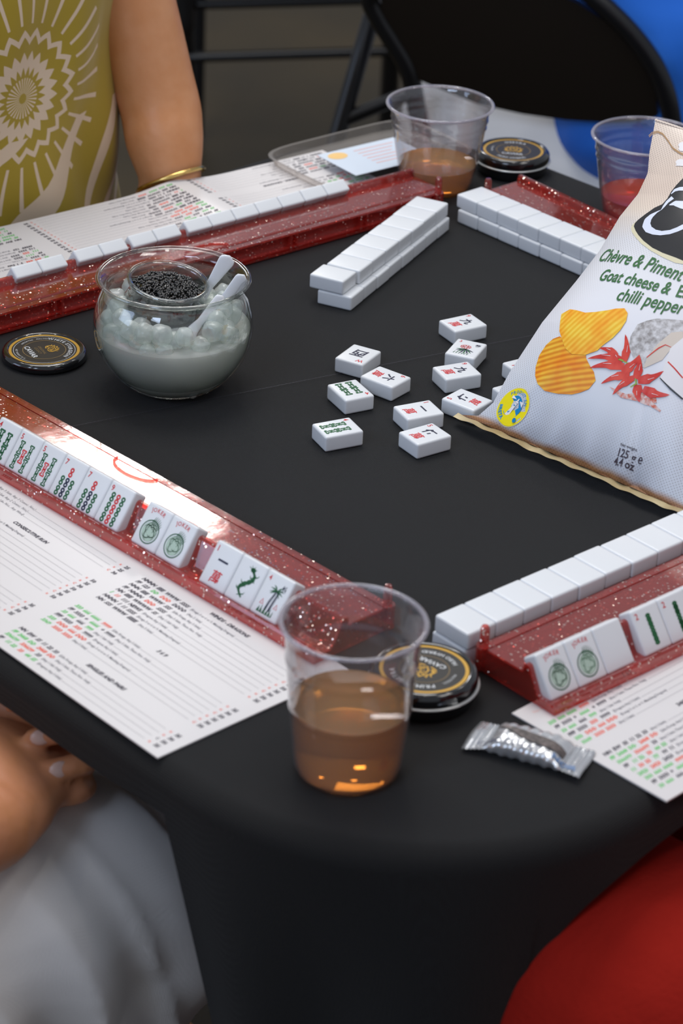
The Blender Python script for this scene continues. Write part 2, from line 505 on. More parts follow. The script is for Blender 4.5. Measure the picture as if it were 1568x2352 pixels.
def bone(b, x, y, h, wd, mi, rot=0):
    """outlined bamboo stick with knobbed ends and a waist"""
    c, s_ = math.cos(rot), math.sin(rot)
    def P(a, q): return (x + a * c - q * s_, y + a * s_ + q * c)
    hw = wd / 2; hh = h / 2
    for sg in (-1, 1):
        pr = [(.95, 1), (1, .86), (.75, .74), (.42, .66), (.42, .34), (.62, .2), (.62, .06)]
        pts = [P(a * hw, sg * q * hh) for a, q in pr] + [P(-a * hw, sg * q * hh) for a, q in reversed(pr)]
        b.stroke(pts, wd * .24, mi, True)
def eight(b, x, y, h, wd, mi):
    for sg in (-1, 1):
        b.ring(x, y + sg * h * .25, wd * .33, wd * .30, mi, 12, h * .19)
def dragon(b, mi, cx=0, cy=0, s_=1):
    pts = []
    for i in range(26):
        t = i / 25
        pts.append((cx + s_ * (.0042 * math.sin(t * 6.5) + .001), cy + s_ * (.0098 - .0196 * t)))
    wd = [s_ * (.0012 + .0022 * math.sin(PI * min(1, t_ / 25 * 1.1)) * (1 if k_ % 3 else .55)) for k_, t_ in enumerate(range(26))]
    b.stroke(pts, wd, mi)
    for i in range(2, 24, 3):
        x, y = pts[i]; d = 1 if i % 2 else -1
        b.stroke([(x, y), (x + d * s_ * .0026, y + s_ * .0009), (x + d * s_ * .0034, y + s_ * .0024)], [s_ * .0011, s_ * .0007, s_ * .0003], mi)
        b.stroke([(x, y), (x - d * s_ * .0024, y - s_ * .0012)], [s_ * .0009, s_ * .0003], mi)
    x, y = pts[0]
    b.disc(x + s_ * .0006, y, s_ * .0023, s_ * .0016, mi)
    for a in (.4, 1.2, 2.0, 2.7): b.stroke([(x, y), (x + s_ * .0042 * math.cos(a), y + s_ * .0030 * math.sin(a))], [s_ * .0009, s_ * .0002], mi)
def face(kind):
    b = MB()
    ty = TL / 2 - .0066; tx = -TW / 2 + .0031
    def idx(s_, mi=0): b.text(s_, tx - .0006, ty - .0004, .0058, mi, bold=.015)
    if kind in ('1', '5', '6', '9'):
        idx(kind)
        b.text({'1': '一', '5': '伍', '6': '六', '9': '九'}[kind], 0, .0002, .0096, 2, align='C', bold=.03, shear=.12)
        b.text('萬', 0, -.0112, .0096, 0, align='C', bold=.012, shear=.12)
    elif kind == 'w':
        idx('W'); b.text('西', -.0004, -.0062, .0128, 2, align='C', bold=.02, shear=.12)
    elif kind == 'b4':
        idx('4')
        for x in (-.0038, .0048):
            for y in (-.0074, .0030): bone(b, x, y, .0090, .0052, 1)
    elif kind == 'b5':
        idx('5')
        for x in (-.0052, .0052):
            for y in (-.0082, .0028): bone(b, x, y, .0096, .0042, 1)
        bone(b, 0, -.0026, .0096, .0042, 0)
    elif kind == 'b7':
        idx('7'); eight(b, 0, .0050, .0070, .0042, 0)
        for x, mi in ((-.0052, 1), (0, 2), (.0052, 1)):
            for y in (-.0028, -.0104): eight(b, x, y, .0070, .0042, mi)
    elif kind == 'b9':
        idx('9')
        for x, mi in ((-.0052, 1), (0, 0), (.0052, 1)):
            for y in (.0048, -.0028, -.0104): eight(b, x, y, .0070, .0042, mi)
    elif kind == 'b2':
        idx('2')
        for y in (.0046, -.0058):
            for k in (-1, 0, 1):
                eight(b, .0008, y + k * .0030, .0042, .0046, 1)
    elif kind == 'joker':
        b.arc_text('JOKER', 0, -.0062, .0168, PI / 2, .0042, 0, bold=.008)
        b.ring(0, -.0035, .0082, .0008, 1, 40); 
        b.disc(0, -.0035, .0070, mi=3, seg=32)
        for k in range(9):
            a0 = k * .9; pts = []
            for i in range(10):
                t = i / 9; a = a0 + t * 2.0; r = .0022 + .0045 * t if k % 2 else .0066 - .004 * t
                pts.append((r * math.cos(a), -.0035 + r * math.sin(a)))
            b.stroke(pts, [.0002 + .0006 * math.sin(PI * i / 9) for i in range(10)], 1)
        for k in range(7):
            a = .4 + k * .24
            b.stroke([(.0055 * math.cos(a), -.0035 + .0062 * math.sin(a)), (.0062 * math.cos(a) + .002, .0005 + .0075 * math.sin(a))], [.0009, .0002], 1)
    elif kind == 'gd':
        dragon(b, 1, 0, -.001)
    elif kind == 'f4':
        b.text('4', tx, ty, .0050, 0, bold=.01)
        b.text('竹', .0072, .0056, .0052, 2, align='C', bold=.02)
        for x0, x1 in ((-.001, .0016), (.0022, .0038)):
            b.stroke([(x0, -.010), (x0 + .0004, -.004), (x1, .0045)], [.0013, .0009, .0008], 2)
            b.stroke([(x0 + .0009, -.010), (x0 + .0015, -.004), (x1 + .0009, .0045)], [.0003, .0005, .0004], 2)
        for a in (2.9, 3.5, 2.3, .3, -.3, .9, -2.5, -.9):
            b.stroke([(.002, .0044), (.002 + .0028 * math.cos(a), .0048 + .0024 * math.sin(a)), (.002 + .0062 * math.cos(a), .0042 + .0046 * math.sin(a))], [.0006, .0011, .0002], 1)
        for k in range(11):
            x = -.0068 + k * .0013; b.stroke([(x, -.0128), (x + .0005 * (-1) ** k, -.0100 + .0012 * (k % 3))], [.0011, .0003], 1)
        for x, y in ((-.0058, -.0058), (.0068, -.0052)):
            b.stroke([(x - .0013, y - .0015), (x + .0015, y - .0013), (x + .0002, y + .0020)], .0006, 0, True)
    elif kind == 'f3':
        b.text('3', tx, ty, .0050, 0, bold=.01)
        b.text('菊', .0072, .0058, .0046, 2, align='C', bold=.02)
        for k in range(9):
            a = k * 2 * PI / 9; b.ring(-.001 + .0030 * math.cos(a), .0022 + .0022 * math.sin(a), .0014, .0004, 0, 10)
        for k in range(8):
            a = -.2 - k * .42
            b.stroke([(.0004, -.0015), (.0004 + .0048 * math.cos(a), -.003 + .0040 * math.sin(a)), (.0004 + .0074 * math.cos(a), -.0036 + .0072 * math.sin(a))], [.0005, .0014, .0003], 1 if k % 2 else 2)
        for k in range(6):
            b.stroke([(-.0068 + k * .0022, -.0116), (-.0060 + k * .0022, -.0082)], [.0008, .0003], 1)
    for i, p in enumerate(b.v): b.v[i] = (p[0], p[1], TT + .00012)
    return b
FACES = {}
def tile(mw, label, kind=None, group='mahjong tiles'):
    o = bpy.data.objects.new('mahjong_tile', TILE_ME); COL.objects.link(o)
    o.matrix_world = mw
    tag(o, label, 'tile', group)
    if kind:
        if kind not in FACES: FACES[kind] = face(kind).mesh('engraved_face', INKS, smooth=False)
        e = bpy.data.objects.new('engraved_face', FACES[kind]); COL.objects.link(e); e.parent = o
    return o
ORD = ['first', 'second', 'third', 'fourth', 'fifth', 'sixth', 'seventh', 'eighth', 'ninth', 'tenth', 'eleventh', 'twelfth', 'thirteenth', 'fourteenth', 'fifteenth', 'sixteenth']
def wall(p0, yaw, n_, z, lab, side=1, jit=.0004, first_off=None):
    """row of face-down tiles; p0 is the row's near bottom corner, tiles' long side across the row (side: +1 left of the run, -1 right)"""
    d = Vector((math.cos(yaw), math.sin(yaw), 0)); a = Vector((-d.y, d.x, 0)) * side
    for k in range(n_):
        j = random.uniform(-jit, jit)
        c = Vector((p0[0], p0[1], 0)) + d * (.0252 * (k + .5)) + a * (TL / 2 + j)
        if first_off and k == 0: c = c + d * first_off[0] + a * first_off[1]
        c.z = z
        mw = frame(c, d, a if side > 0 else -a)
        if mw[2][2] < 0: mw = frame(c, d, Vector((-d.y, d.x, 0)))
        tile(mw, lab % ORD[k], None, 'face-down wall tiles')
ZT = TT + .0001
wall((-.0275, 1.9671), 1.1418, 8, .0003, 'face-down tile, %s from the near end, middle wall, lower layer', -1)
wall((-.0322, 1.9712), 1.1237, 8, ZT + .0003, 'face-down tile, %s from the near end, middle wall, upper layer', -1, first_off=(-.0016, -.0016))
wall((.0915, 2.1563), -.8104, 9, .0003, 'face-down tile, %s from the left, far right wall, lower layer', 1)
wall((.0905, 2.1613), -.8164, 9, ZT + .0003, 'face-down tile, %s from the left, far right wall, upper layer', 1)
wall((.0820, 1.4110), .733, 11, .0003, 'face-down tile, %s from the cup, near right wall, lower layer', 1)
wall((.0834, 1.4103), .733, 11, ZT + .0003, 'face-down tile, %s from the cup, near right wall, upper layer', 1)

def loose(cs, long_edge, sgn, kind, label):
    """cs: left, near, right, far corner of the top face as seen; long_edge 'nr' (near to right) or 'ln' (left to near)"""
    P = [at(x, y, TT) for x, y in cs]
    c = (P[0] + P[1] + P[2] + P[3]) / 4; c.z = .0004
    if long_edge == 'nr': d = (P[2] - P[1]) + (P[3] - P[0])
    else: d = (P[1] - P[0]) + (P[2] - P[3])
    d = d.normalized() * sgn           # the way the face's top points
    x = Vector((d.y, -d.x, 0))
    tile(frame(c, x, d), label, kind, 'loose discarded tiles')
loose([(716.5, 976.8), (746.3, 1003.3), (834, 988), (804, 960)], 'nr', 1, 'b4', 'loose white tile with four green bamboo sticks, the lowest-left discard')
loose([(915.5, 995), (958.6, 1020), (1036.5, 1000), (993.4, 971.8)], 'nr', 1, '5', 'loose white tile with red 5 at its right end, nearest discard to the camera')
loose([(753, 884), (787.8, 918.8), (859, 905.5), (821, 875.7)], 'ln', 1, 'b4', 'loose white tile with four green bamboo sticks, between the W tile and lowest-left discard')
loose([(1006.7, 739.7), (1049.8, 757.9), (1119.4, 748), (1076.3, 719.8)], 'nr', 1, '9', 'loose white tile with red 9, farthest of the discards')
loose([(900.5, 938.7), (932, 960.2), (1019.9, 948.6), (991.7, 918.1)], 'nr', 1, '1', 'loose white tile with a single black stroke and red 1')
loose([(990.7, 849.1), (1021.6, 867.4), (1107.8, 860.7), (1076.3, 828.2)], 'nr', 1, '9', 'loose white tile with red 9, touching the flower tile from the near side')
loose([(1023.2, 811), (1082.9, 829.2), (1119.4, 789.4), (1054.7, 774.5)], 'nr', 1, 'f3', 'loose white flower tile with pink blossom drawing and red 3')
loose([(1014.3, 917.1), (1086, 942), (1134, 922), (1058, 890)], 'ln', -1, '5', 'loose white tile with red 5 at its left end, touching the crisp bag')
loose([(828, 865.7), (900.5, 888.3), (946.3, 870.7), (867.4, 837.5)], 'ln', 1, '6', 'loose white tile with red 6, beside the W tile')
loose([(768.9, 822.6), (830.9, 839.2), (874.7, 807.7), (814.3, 788.8)], 'nr', -1, 'w', 'loose white tile with red W and black character')
loose([(1160, 836), (1196, 856), (1262, 842), (1224, 818)], 'nr', 1, '1', 'loose white tile mostly hidden behind the crisp bag, the farther one')
loose([(1137, 893), (1172, 915), (1240, 900), (1204, 872)], 'nr', 1, '1', 'loose white tile mostly hidden behind the crisp bag, the nearer one')

# ------------------------------------------------------------------ racks
def rack(label, p, ang, x0, x1, pin_end, ribs):
    """local x along the rack, local y from the middle of the table outward, origin on the inner foot"""
    d = Vector((math.cos(ang), math.sin(ang), 0))
    o = thing('tile_rack', label, 'tile rack', (p[0], p[1], .0018), ang, 'red racks around the table')
    def shell(poly, th):
        # thin wall following an outer line from foot to foot
        inn = []
        for i, (a, q) in enumerate(poly):
            pa = poly[max(i - 1, 0)]; pb = poly[min(i + 1, len(poly) - 1)]
            dx, dy = pb[0] - pa[0], pb[1] - pa[1]; L = math.hypot(dx, dy)
            inn.append((a + dy / L * th, q - dx / L * th))
        return poly + inn[::-1]
    body = [(.0070, 0), (.0070, .0165), (.0085, .0178), (.0400, .0185), (.0412, .0232), (.0425, .0245), (.0448, .0245), (.0463, .0232), (.0545, .0075), (.0560, .0060), (.0660, .0060), (.0672, .0085), (.0690, .0090), (.0702, .0075), (.0705, 0)]
    MB().prism_x(shell(body, .0016), x0, x1).build('rack_body', M_RACK, o, angle=14)
    for xe in (x0 + .0002, x1 - .0022):
        b = MB(); b.prism_x([(a, q) for a, q in [(.0086, 0), (.0086, .0160), (.0400, .0168), (.0425, .0228), (.0448, .0228), (.0535, .0060), (.0560, .0043), (.0690, .0043), (.0690, 0)]], xe, xe + .002)
        b.build('end_wall', M_RACK, o, angle=40)
    # pusher: hollow bar with ribs, in front of the body
    b = MB()
    b.prism_x([(0, .0150), (0, .0168), (.0062, .0168), (.0062, .0150)], x0, x1)
    b.prism_x([(.0046, 0), (.0046, .0150), (.0062, .0150), (.0062, 0)], x0, x1)
    b.prism_x([(-.0012, 0), (-.0012, .0016), (.0046, .0016), (.0046, 0)], x0, x1)
    b.prism_x([(-.0004, .0030), (-.0004, .0042), (.0046, .0042), (.0046, .0030)], x0, x1)
    for xr in ribs: b.box(xr - .0012, xr + .0012, 0, .0046, .0016, .0150); b.box(xr + .006, xr + .0078, 0, .0046, .0016, .0150)
    for xe in (x0, x1 - .0016): b.box(xe, xe + .0016, 0, .0046, .0016, .0150)
    b.build('pusher', M_RACK, o, angle=40)
    # finger notch ring on the flat top
    b = MB()
    xm = (x0 + x1) / 2
    b.tube([(xm + .022 * math.cos(t), .0075 + .011 * math.sin(t), .0186) for t in [PI * i / 14 for i in range(15)]], .0009, 6)
    b.build('pusher_hinge', M_RACK, o)
    for xe in pin_end:
        b = MB().lathe([(.0001, .031), (.0022, .0308), (.0031, .029), (.0032, .0165), (.0052, .0165), (.0054, .0140), (.0054, 0), (.0001, 0)], 20)
        b.mapped(lambda x, y, z: (x + xe, y + .0015, z))
        b.build('hinge_post', M_RACK, o)
    return o
s45 = 1 / R2
RB = ((.0363, 1.4545), math.radians(135.0))
rack_b = rack('red glitter rack at lower left holding face-up tiles with two jokers', RB[0], RB[1], 0, .50, (.004,), [.04, .12, .2, .28, .36, .44])
RA = ((-.2526, 1.9015), math.radians(40.3))
rack_a = rack('red glitter rack at upper left, its tiles seen from behind', RA[0], RA[1], -.08, .435, (.43,), [.02, .1, .18, .262, .34, .42])
# right-hand rack: local x must run down-left so that y points outward
dD = .733
oD = Vector((math.sin(dD), -math.cos(dD), 0))
pD = Vector((.0834, 1.4103, 0)) + oD * .0055
RD = ((pD.x, pD.y), dD + PI)
rack_d = rack('red glitter rack at lower right with face-up tiles on it', RD[0], RD[1], -.50, -.004, (-.008,), [-.05, -.13, -.21, -.29, -.37])
RC = ((.1150, 2.1850), math.radians(-50.5))
rack_c = rack('empty red glitter rack behind the far right wall of tiles', RC[0], RC[1], 0, .50, (.004,), [.05, .13, .21, .29])

LEAN = math.radians(36)
def on_rack(R, x, label, kind, lean=LEAN, group='tiles standing on racks'):
    """tile standing in the rack groove, centre at local x, face outward"""
    Mr = Matrix.Translation((R[0][0], R[0][1], .0018)) @ Matrix.Rotation(R[1], 4, 'Z')
    upd = Vector((0, -math.sin(lean), math.cos(lean))); nrm = Vector((0, math.cos(lean), math.sin(lean)))
    xa = upd.cross(nrm)
    bf = Vector((x, .0645, .0063))                 # bottom front edge
    c = bf + upd * (TL / 2) - nrm * TT             # centre of the back face
    mm = Matrix((xa, upd, nrm)).transposed().to_4x4(); mm.translation = c
    tile(Mr @ mm, label, kind, group)
def rx(R, p):
    d = Vector((math.cos(R[1]), math.sin(R[1])))
    return (Vector((p[0], p[1])) - Vector(R[0])).dot(d)
P_ = .0253
g = rx(RB, at(264, 1225, .008))
names = [('b9', 'red 9 and nine sticks'), ('b7', 'red 7, right one of the two sevens'), ('b7', 'red 7, left one of the two sevens'), ('b5', 'red 5, right one of the two fives'), ('b5', 'red 5, left one of the two fives'), (None, 'cut off by the left edge'), ]
for k, (kd, nm) in enumerate(names):
    on_rack(RB, g + P_ * (k + .5), 'tile on the lower left rack, %s' % nm, kd or 'b4')
g = rx(RB, at(283, 1248, .008))
for k, nm in enumerate(['right', 'left']):
    on_rack(RB, g - P_ * (1.5 - k), 'joker tile on the lower left rack, the %s one' % nm, 'joker')
g = rx(RB, at(434, 1341.6, .008))
for k, (kd, nm) in enumerate([('1', 'with red 1 and a black stroke'), ('gd', 'with green dragon drawing'), ('f4', 'with bamboo flower drawing and red 4')]):
    on_rack(RB, g - P_ * (k + .5), 'tile on the lower left rack %s' % nm, kd)
g = rx(RD, at(1282, 1621, .008))
for k, (kd, nm) in enumerate([('joker', 'joker tile on the lower right rack, the left one'), ('joker', 'joker tile on the lower right rack, the right one'), (None, 'blank-faced tile beside the jokers on the lower right rack')]):
    on_rack(RD, g - P_ * (k + .5), nm, kd)
g = rx(RD, at(1498, 1518, .008))
for k, (kd, nm) in enumerate([('b2', 'tile with red 2 on the lower right rack, the left one'), ('b2', 'tile with red 2 on the lower right rack, cut by the right edge'), ('b5', 'tile on the lower right rack past the two twos')]):
    on_rack(RD, g - P_ * (k + .5), nm, kd)
for gi, (px, cnt, nm) in enumerate([((32, 605.5), 2, 'first pair from the left'), ((174, 567), 2, 'second pair from the left'), ((300, 534), 2, 'third pair from the left'), ((433, 503), 7, 'run of seven')]):
    g = rx(RA, at(px[0], px[1], .038))
    for k in range(cnt):
        on_rack(RA, g + P_ * (k + .5), 'tile back on the upper left rack, %s of the %s' % (ORD[k], nm), None)
# ------------------------------------------------------------------ bowl of ice with caviar
G_GLASS = glassy('clear_glass', (.985, .988, .985), (.60, .64, .61), .02, 1, fres=1.6)
G_CUP = glassy('clear_cup_plastic', (.965, .96, .965), (.62, .60, .62), .06, 1, haze=.035, hazecol=(.9, .9, .95), fres=1.55)
BX, BY = at(397, 884, 0).x, at(397, 884, 0).y
bowl = thing('glass_bowl', 'round clear glass bowl of crushed ice with a dish of caviar inside', 'bowl', (BX, BY, .0004))
def prof_shell(pr, th):
    """outer profile from foot to rim -> closed wall profile outer then inner, ends at the axis"""
    inn = []
    for i, (r, z) in enumerate(pr):
        a = pr[max(i - 1, 0)]; b = pr[min(i + 1, len(pr) - 1)]
        dx, dz = b[0] - a[0], b[1] - a[1]; L = math.hypot(dx, dz) or 1
        inn.append((max(.0001, r - dz / L * th), z + dx / L * th))
    return pr + inn[::-1]
bo = [(.0001, 0), (.020, 0), (.029, .0012), (.038, .006), (.047, .0145), (.0545, .0255), (.0595, .038), (.0612, .050), (.0600, .062), (.0565, .073), (.0528, .0795), (.0512, .0825), (.0525, .0855), (.0555, .0880), (.0572, .0895)]
MB().lathe(prof_shell(bo, .0018), 96).build('bowl_wall', G_GLASS, bowl, angle=180)
b = MB(); b.lathe([(.0572 + .0017 * math.cos(t), .0897 + .0017 * math.sin(t)) for t in [2 * PI * i / 12 for i in range(13)]], 96)
b.build('rim', G_GLASS, bowl, angle=180)
# ice water inside
M_WATER = bpy.data.materials.new('cloudy_ice_water'); M_WATER.use_nodes = True
t, n, l = nt(M_WATER); p = n['Principled BSDF']
p.inputs['Base Color'].default_value = (.95, .95, .925, 1); p.inputs['Roughness'].default_value = .12
p.inputs['Subsurface Weight'].default_value = .5; p.inputs['Subsurface Radius'].default_value = (.02, .02, .018); p.inputs['Subsurface Scale'].default_value = .6
trn = n.new('ShaderNodeBsdfTransparent'); trn.inputs[0].default_value = (.92, .95, .90, 1)
tl_ = n.new('ShaderNodeBsdfTranslucent'); tl_.inputs[0].default_value = (.97, .98, .94, 1)
mtl = n.new('ShaderNodeMixShader'); mtl.inputs[0].default_value = .45; l.new(p.outputs[0], mtl.inputs[1]); l.new(tl_.outputs[0], mtl.inputs[2])
msx = n.new('ShaderNodeMixShader'); msx.inputs[0].default_value = .94
l.new(trn.outputs[0], msx.inputs[1]); l.new(mtl.outputs[0], msx.inputs[2]); l.new(msx.outputs[0], n['Material Output'].inputs[0])
def inside_r(z, off=.0022):
    for (r0, z0), (r1, z1) in zip(bo[:-1], bo[1:]):
        if z0 <= z <= z1 and z1 > z0: return r0 + (r1 - r0) * (z - z0) / (z1 - z0) - off
    return .01
WL = .050
wp = [(.0001, .0022), (.020, .0024)] + [(inside_r(z), z) for z in [.004, .008, .013, .019, .026, .034, .042, WL]] + [(.0001, WL)]
MB().lathe(wp, 72).build('ice_water', M_WATER, bowl, angle=50)
M_ICE = bpy.data.materials.new('clear_melting_ice'); M_ICE.use_nodes = True
t, n, l = nt(M_ICE); p = n['Principled BSDF']
p.inputs['Base Color'].default_value = (.84, .88, .86, 1); p.inputs['Roughness'].default_value = .08; p.inputs['Coat Weight'].default_value = .6; p.inputs['Coat Roughness'].default_value = .03
tcx = n.new('ShaderNodeTexCoord'); nzx = n.new('ShaderNodeTexNoise'); nzx.inputs['Scale'].default_value = 260; l.new(tcx.outputs['Object'], nzx.inputs['Vector'])
bpx = n.new('ShaderNodeBump'); bpx.inputs['Strength'].default_value = .5; bpx.inputs['Distance'].default_value = .001
l.new(nzx.outputs[0], bpx.inputs['Height']); l.new(bpx.outputs[0], p.inputs['Normal'])
trn = n.new('ShaderNodeBsdfTransparent'); trn.inputs[0].default_value = (.95, .98, .96, 1)
msx = n.new('ShaderNodeMixShader'); msx.inputs[0].default_value = .42
l.new(trn.outputs[0], msx.inputs[1]); l.new(p.outputs[0], msx.inputs[2]); l.new(msx.outputs[0], n['Material Output'].inputs[0])
def ice_mesh(seed):
    b = MB(); b.ball((0, 0, 0), 1, 20, 14)
    o = []
    for q in b.v:
        q = Vector(q); e = max(abs(q.x), abs(q.y), abs(q.z)); q = q * (1 + .25 * (1 / (e * 1.35) - .75))
        q *= 1 + .16 * noise.noise(q * 1.5 + Vector((seed * 7, 0, 0)))
        o.append(tuple(q * .0088))
    b.v = o
    return b.mesh('ice_lump', M_ICE, angle=180)
ICES = [ice_mesh(i) for i in range(4)]
random.seed(5)
DC = Vector((-.004, .004, .0545))      # dish of caviar, centre of its foot
spots = []
tries = 0
while len(spots) < 150 and tries < 60000:
    tries += 1
    z = random.uniform(.011, .071); r = inside_r(z) - .0086; 
    if r < 0.001: continue
    a = random.uniform(0, 2 * PI); q = r * random.random() ** .35
    pt = Vector((q * math.cos(a), q * math.sin(a), z))
    top = .054 + .020 * max(0, (q - .020) / .035) + .006 * math.sin(a * 2 + 1)
    if z > top: continue
    if z > .040 and (pt.xy - DC.xy).length < .036 - (.075 - z) * .3: continue
    if any((pt - s_).length < .0098 for s_ in spots): continue
    spots.append(pt)
for i, pt in enumerate(spots):
    o = bpy.data.objects.new('ice_lump', ICES[i % 4]); COL.objects.link(o)
    o.location = Vector((BX, BY, .0004)) + pt; o.rotation_euler = (i * 1.3, i * 2.1, i * .7)
    k = random.uniform(.72, .95); o.scale = (k, k, k)
    tag(o, 'rounded lump of melting ice heaped in the glass bowl', 'ice', 'ice lumps in the glass bowl')
# dish
tilt = Matrix.Rotation(math.radians(9), 4, Vector((.6, -.8, 0))) if False else Matrix.Rotation(math.radians(7), 4, 'Y') @ Matrix.Rotation(math.radians(5), 4, 'X')
dm = Matrix.Translation(Vector((BX, BY, .0004)) + DC + Vector((-.004, 0, 0))) @ tilt
dish = thing('caviar_dish', 'small thick glass dish of black caviar tilted on the ice in the bowl', 'dish')
dish.matrix_world = dm
do = [(r_ * 1.06, z_ * 1.0) for r_, z_ in [(.0001, 0), (.020, 0), (.0265, .003), (.0300, .009), (.0300, .014), (.0275, .0205), (.0262, .0250), (.0285, .0290), (.0290, .0318)]]
DISH_H = .0318
M_THICK = glassy('thick_glass', (.93, .95, .95), (.30, .33, .33), .03, 1, fres=2.0)
MB().lathe(prof_shell(do, .0026), 72).build('dish_wall', M_THICK, dish, angle=180)
b = MB(); b.lathe([(.0302 + .0014 * math.cos(t), .0318 + .0014 * math.sin(t)) for t in [2 * PI * i / 10 for i in range(11)]], 72)
b.build('rim', G_GLASS, dish, angle=180)
M_CAV = mat('black_caviar', (.010, .008, .007), .16, spec=.8, coat=.5)
b = MB(); random.seed(3)
MBc = MB().ball((0, 0, 0), .00105, 8, 6)
def roe(x, y, z): b.add([(x + p[0], y + p[1], z + p[2]) for p in MBc.v], MBc.f)
for i in range(1250):
    r = .0262 * random.random() ** .5; a = random.uniform(0, 2 * PI)
    x, y = r * math.cos(a), r * math.sin(a)
    top = .0245 + .0075 * max(0, 1 - (r / .0275) ** 2) + .0025 * noise.noise(Vector((x * 120, y * 120, 0)))
    roe(x, y, top - random.random() * .002)
for x, y, z in ((-.004, .006, .0345), (.006, .004, .0352), (.0055, .0055, .0345), (-.0065, .002, .0340)): roe(x, y, z)
b.lathe([(.0001, .004), (.024, .006), (.0255, .020), (.0001, .0305)], 32)
cav = b.build('caviar', M_CAV, None, angle=180)
cav.matrix_world = dm
tag(cav, 'heap of shiny black caviar in the small glass dish', 'caviar', kind='stuff')
M_SPOON = mat('mother_of_pearl_white', (.80, .82, .86), .25, coat=.3)
def spoon(top_px, foot, lab, wtop=.0058):
    pt = top_px; ft = foot
    ax = (pt - ft); L = ax.length
    side = ax.cross(Vector((0, 1, 0))).normalized(); nn = side.cross(ax.normalized())
    mm = frame(ft, side, ax)
    b = MB(); N = 26
    def outline(t):
        if t < .3: return .0048 + .0040 * math.sin(PI * t / .3) ** .8 if t > 0 else .0008
        if t < .5: return .0030 + .0018 * (1 - (t - .3) / .2)
        return .0030 + (wtop - .0030) * min(1, (t - .5) / .4)
    ring = []
    for i in range(N + 1):
        t = i / N; wv = outline(t)
        if t > .93: wv *= math.sqrt(max(0.02, 1 - ((t - .93) / .07) ** 2))
        if t < .06: wv *= math.sqrt(max(0.03, 1 - ((.06 - t) / .06) ** 2))
        ring.append((t * L, wv))
    b.tube([(0, y, -.002 * math.sin(PI * min(1, y / L / .35)) if y / L < .35 else 0) for y, _ in ring], [(.0011, wv) for _, wv in ring], 12, ref=(0, 0, 1))
    o = b.build('caviar_spoon', M_SPOON, None, mw=mm, angle=180)
    tag(o, lab, 'spoon', 'white spoons in the bowl')
B0 = Vector((BX, BY, 0))
spoon(atplane(528, 588, B0 + Vector((0, .020, 0)), Vector((0, 1, 0))), B0 + Vector((.010, .012, .052)), 'white spoon standing tallest in the glass bowl, beside the caviar dish', .0062)
spoon(atplane(561, 632, B0 + Vector((0, .002, 0)), Vector((0, 1, 0))), B0 + Vector((.020, -.002, .050)), 'white spoon leaning on the right rim of the glass bowl', .0050)
spoon(atplane(512, 680, B0 + Vector((0, -.006, 0)), Vector((0, 1, 0))), B0 + Vector((.006, -.028, .046)), 'shortest white spoon, lowest in the glass bowl', .0046)

# ------------------------------------------------------------------ tins and lid
M_LIDB = mat('black_lacquer', (.006, .006, .007), .12, spec=.6, coat=.6)
M_GOLD = mat('gold_print', (.55, .32, .05), .38, metal=.35)
M_DGOLD = mat('dull_gold_print', (.20, .13, .05), .5)
M_SILV = mat('silver_print', (.62, .64, .66), .4, metal=.2)
M_LABEL = mat('dark_label', (.020, .018, .016), .38)
def crest(b, s_, mi):
    b.stroke([(-.5 * s_, .1 * s_), (-.62 * s_, .45 * s_), (-.35 * s_, .30 * s_), (-.25 * s_, .62 * s_), (0, .40 * s_), (.25 * s_, .62 * s_), (.35 * s_, .30 * s_), (.62 * s_, .45 * s_), (.5 * s_, .1 * s_)], .16 * s_, mi)
    b.stroke([(-.34 * s_, .22 * s_), (.34 * s_, .22 * s_), (.30 * s_, -.3 * s_), (0, -.62 * s_), (-.30 * s_, -.3 * s_)], .13 * s_, mi, True)
    b.stroke([(-.2 * s_, -.1 * s_), (0, .12 * s_), (.18 * s_, -.12 * s_), (0, -.4 * s_)], .10 * s_, mi)
    for d in (-1, 1):
        b.stroke([(d * .42 * s_, -.5 * s_), (d * .72 * s_, -.3 * s_), (d * .66 * s_, .05 * s_), (d * .9 * s_, .25 * s_)], [.2 * s_, .22 * s_, .16 * s_, .04 * s_], mi)
        b.stroke([(d * .2 * s_, -.72 * s_), (d * .6 * s_, -.62 * s_), (d * .85 * s_, -.4 * s_)], [.1 * s_, .12 * s_, .03 * s_], mi)
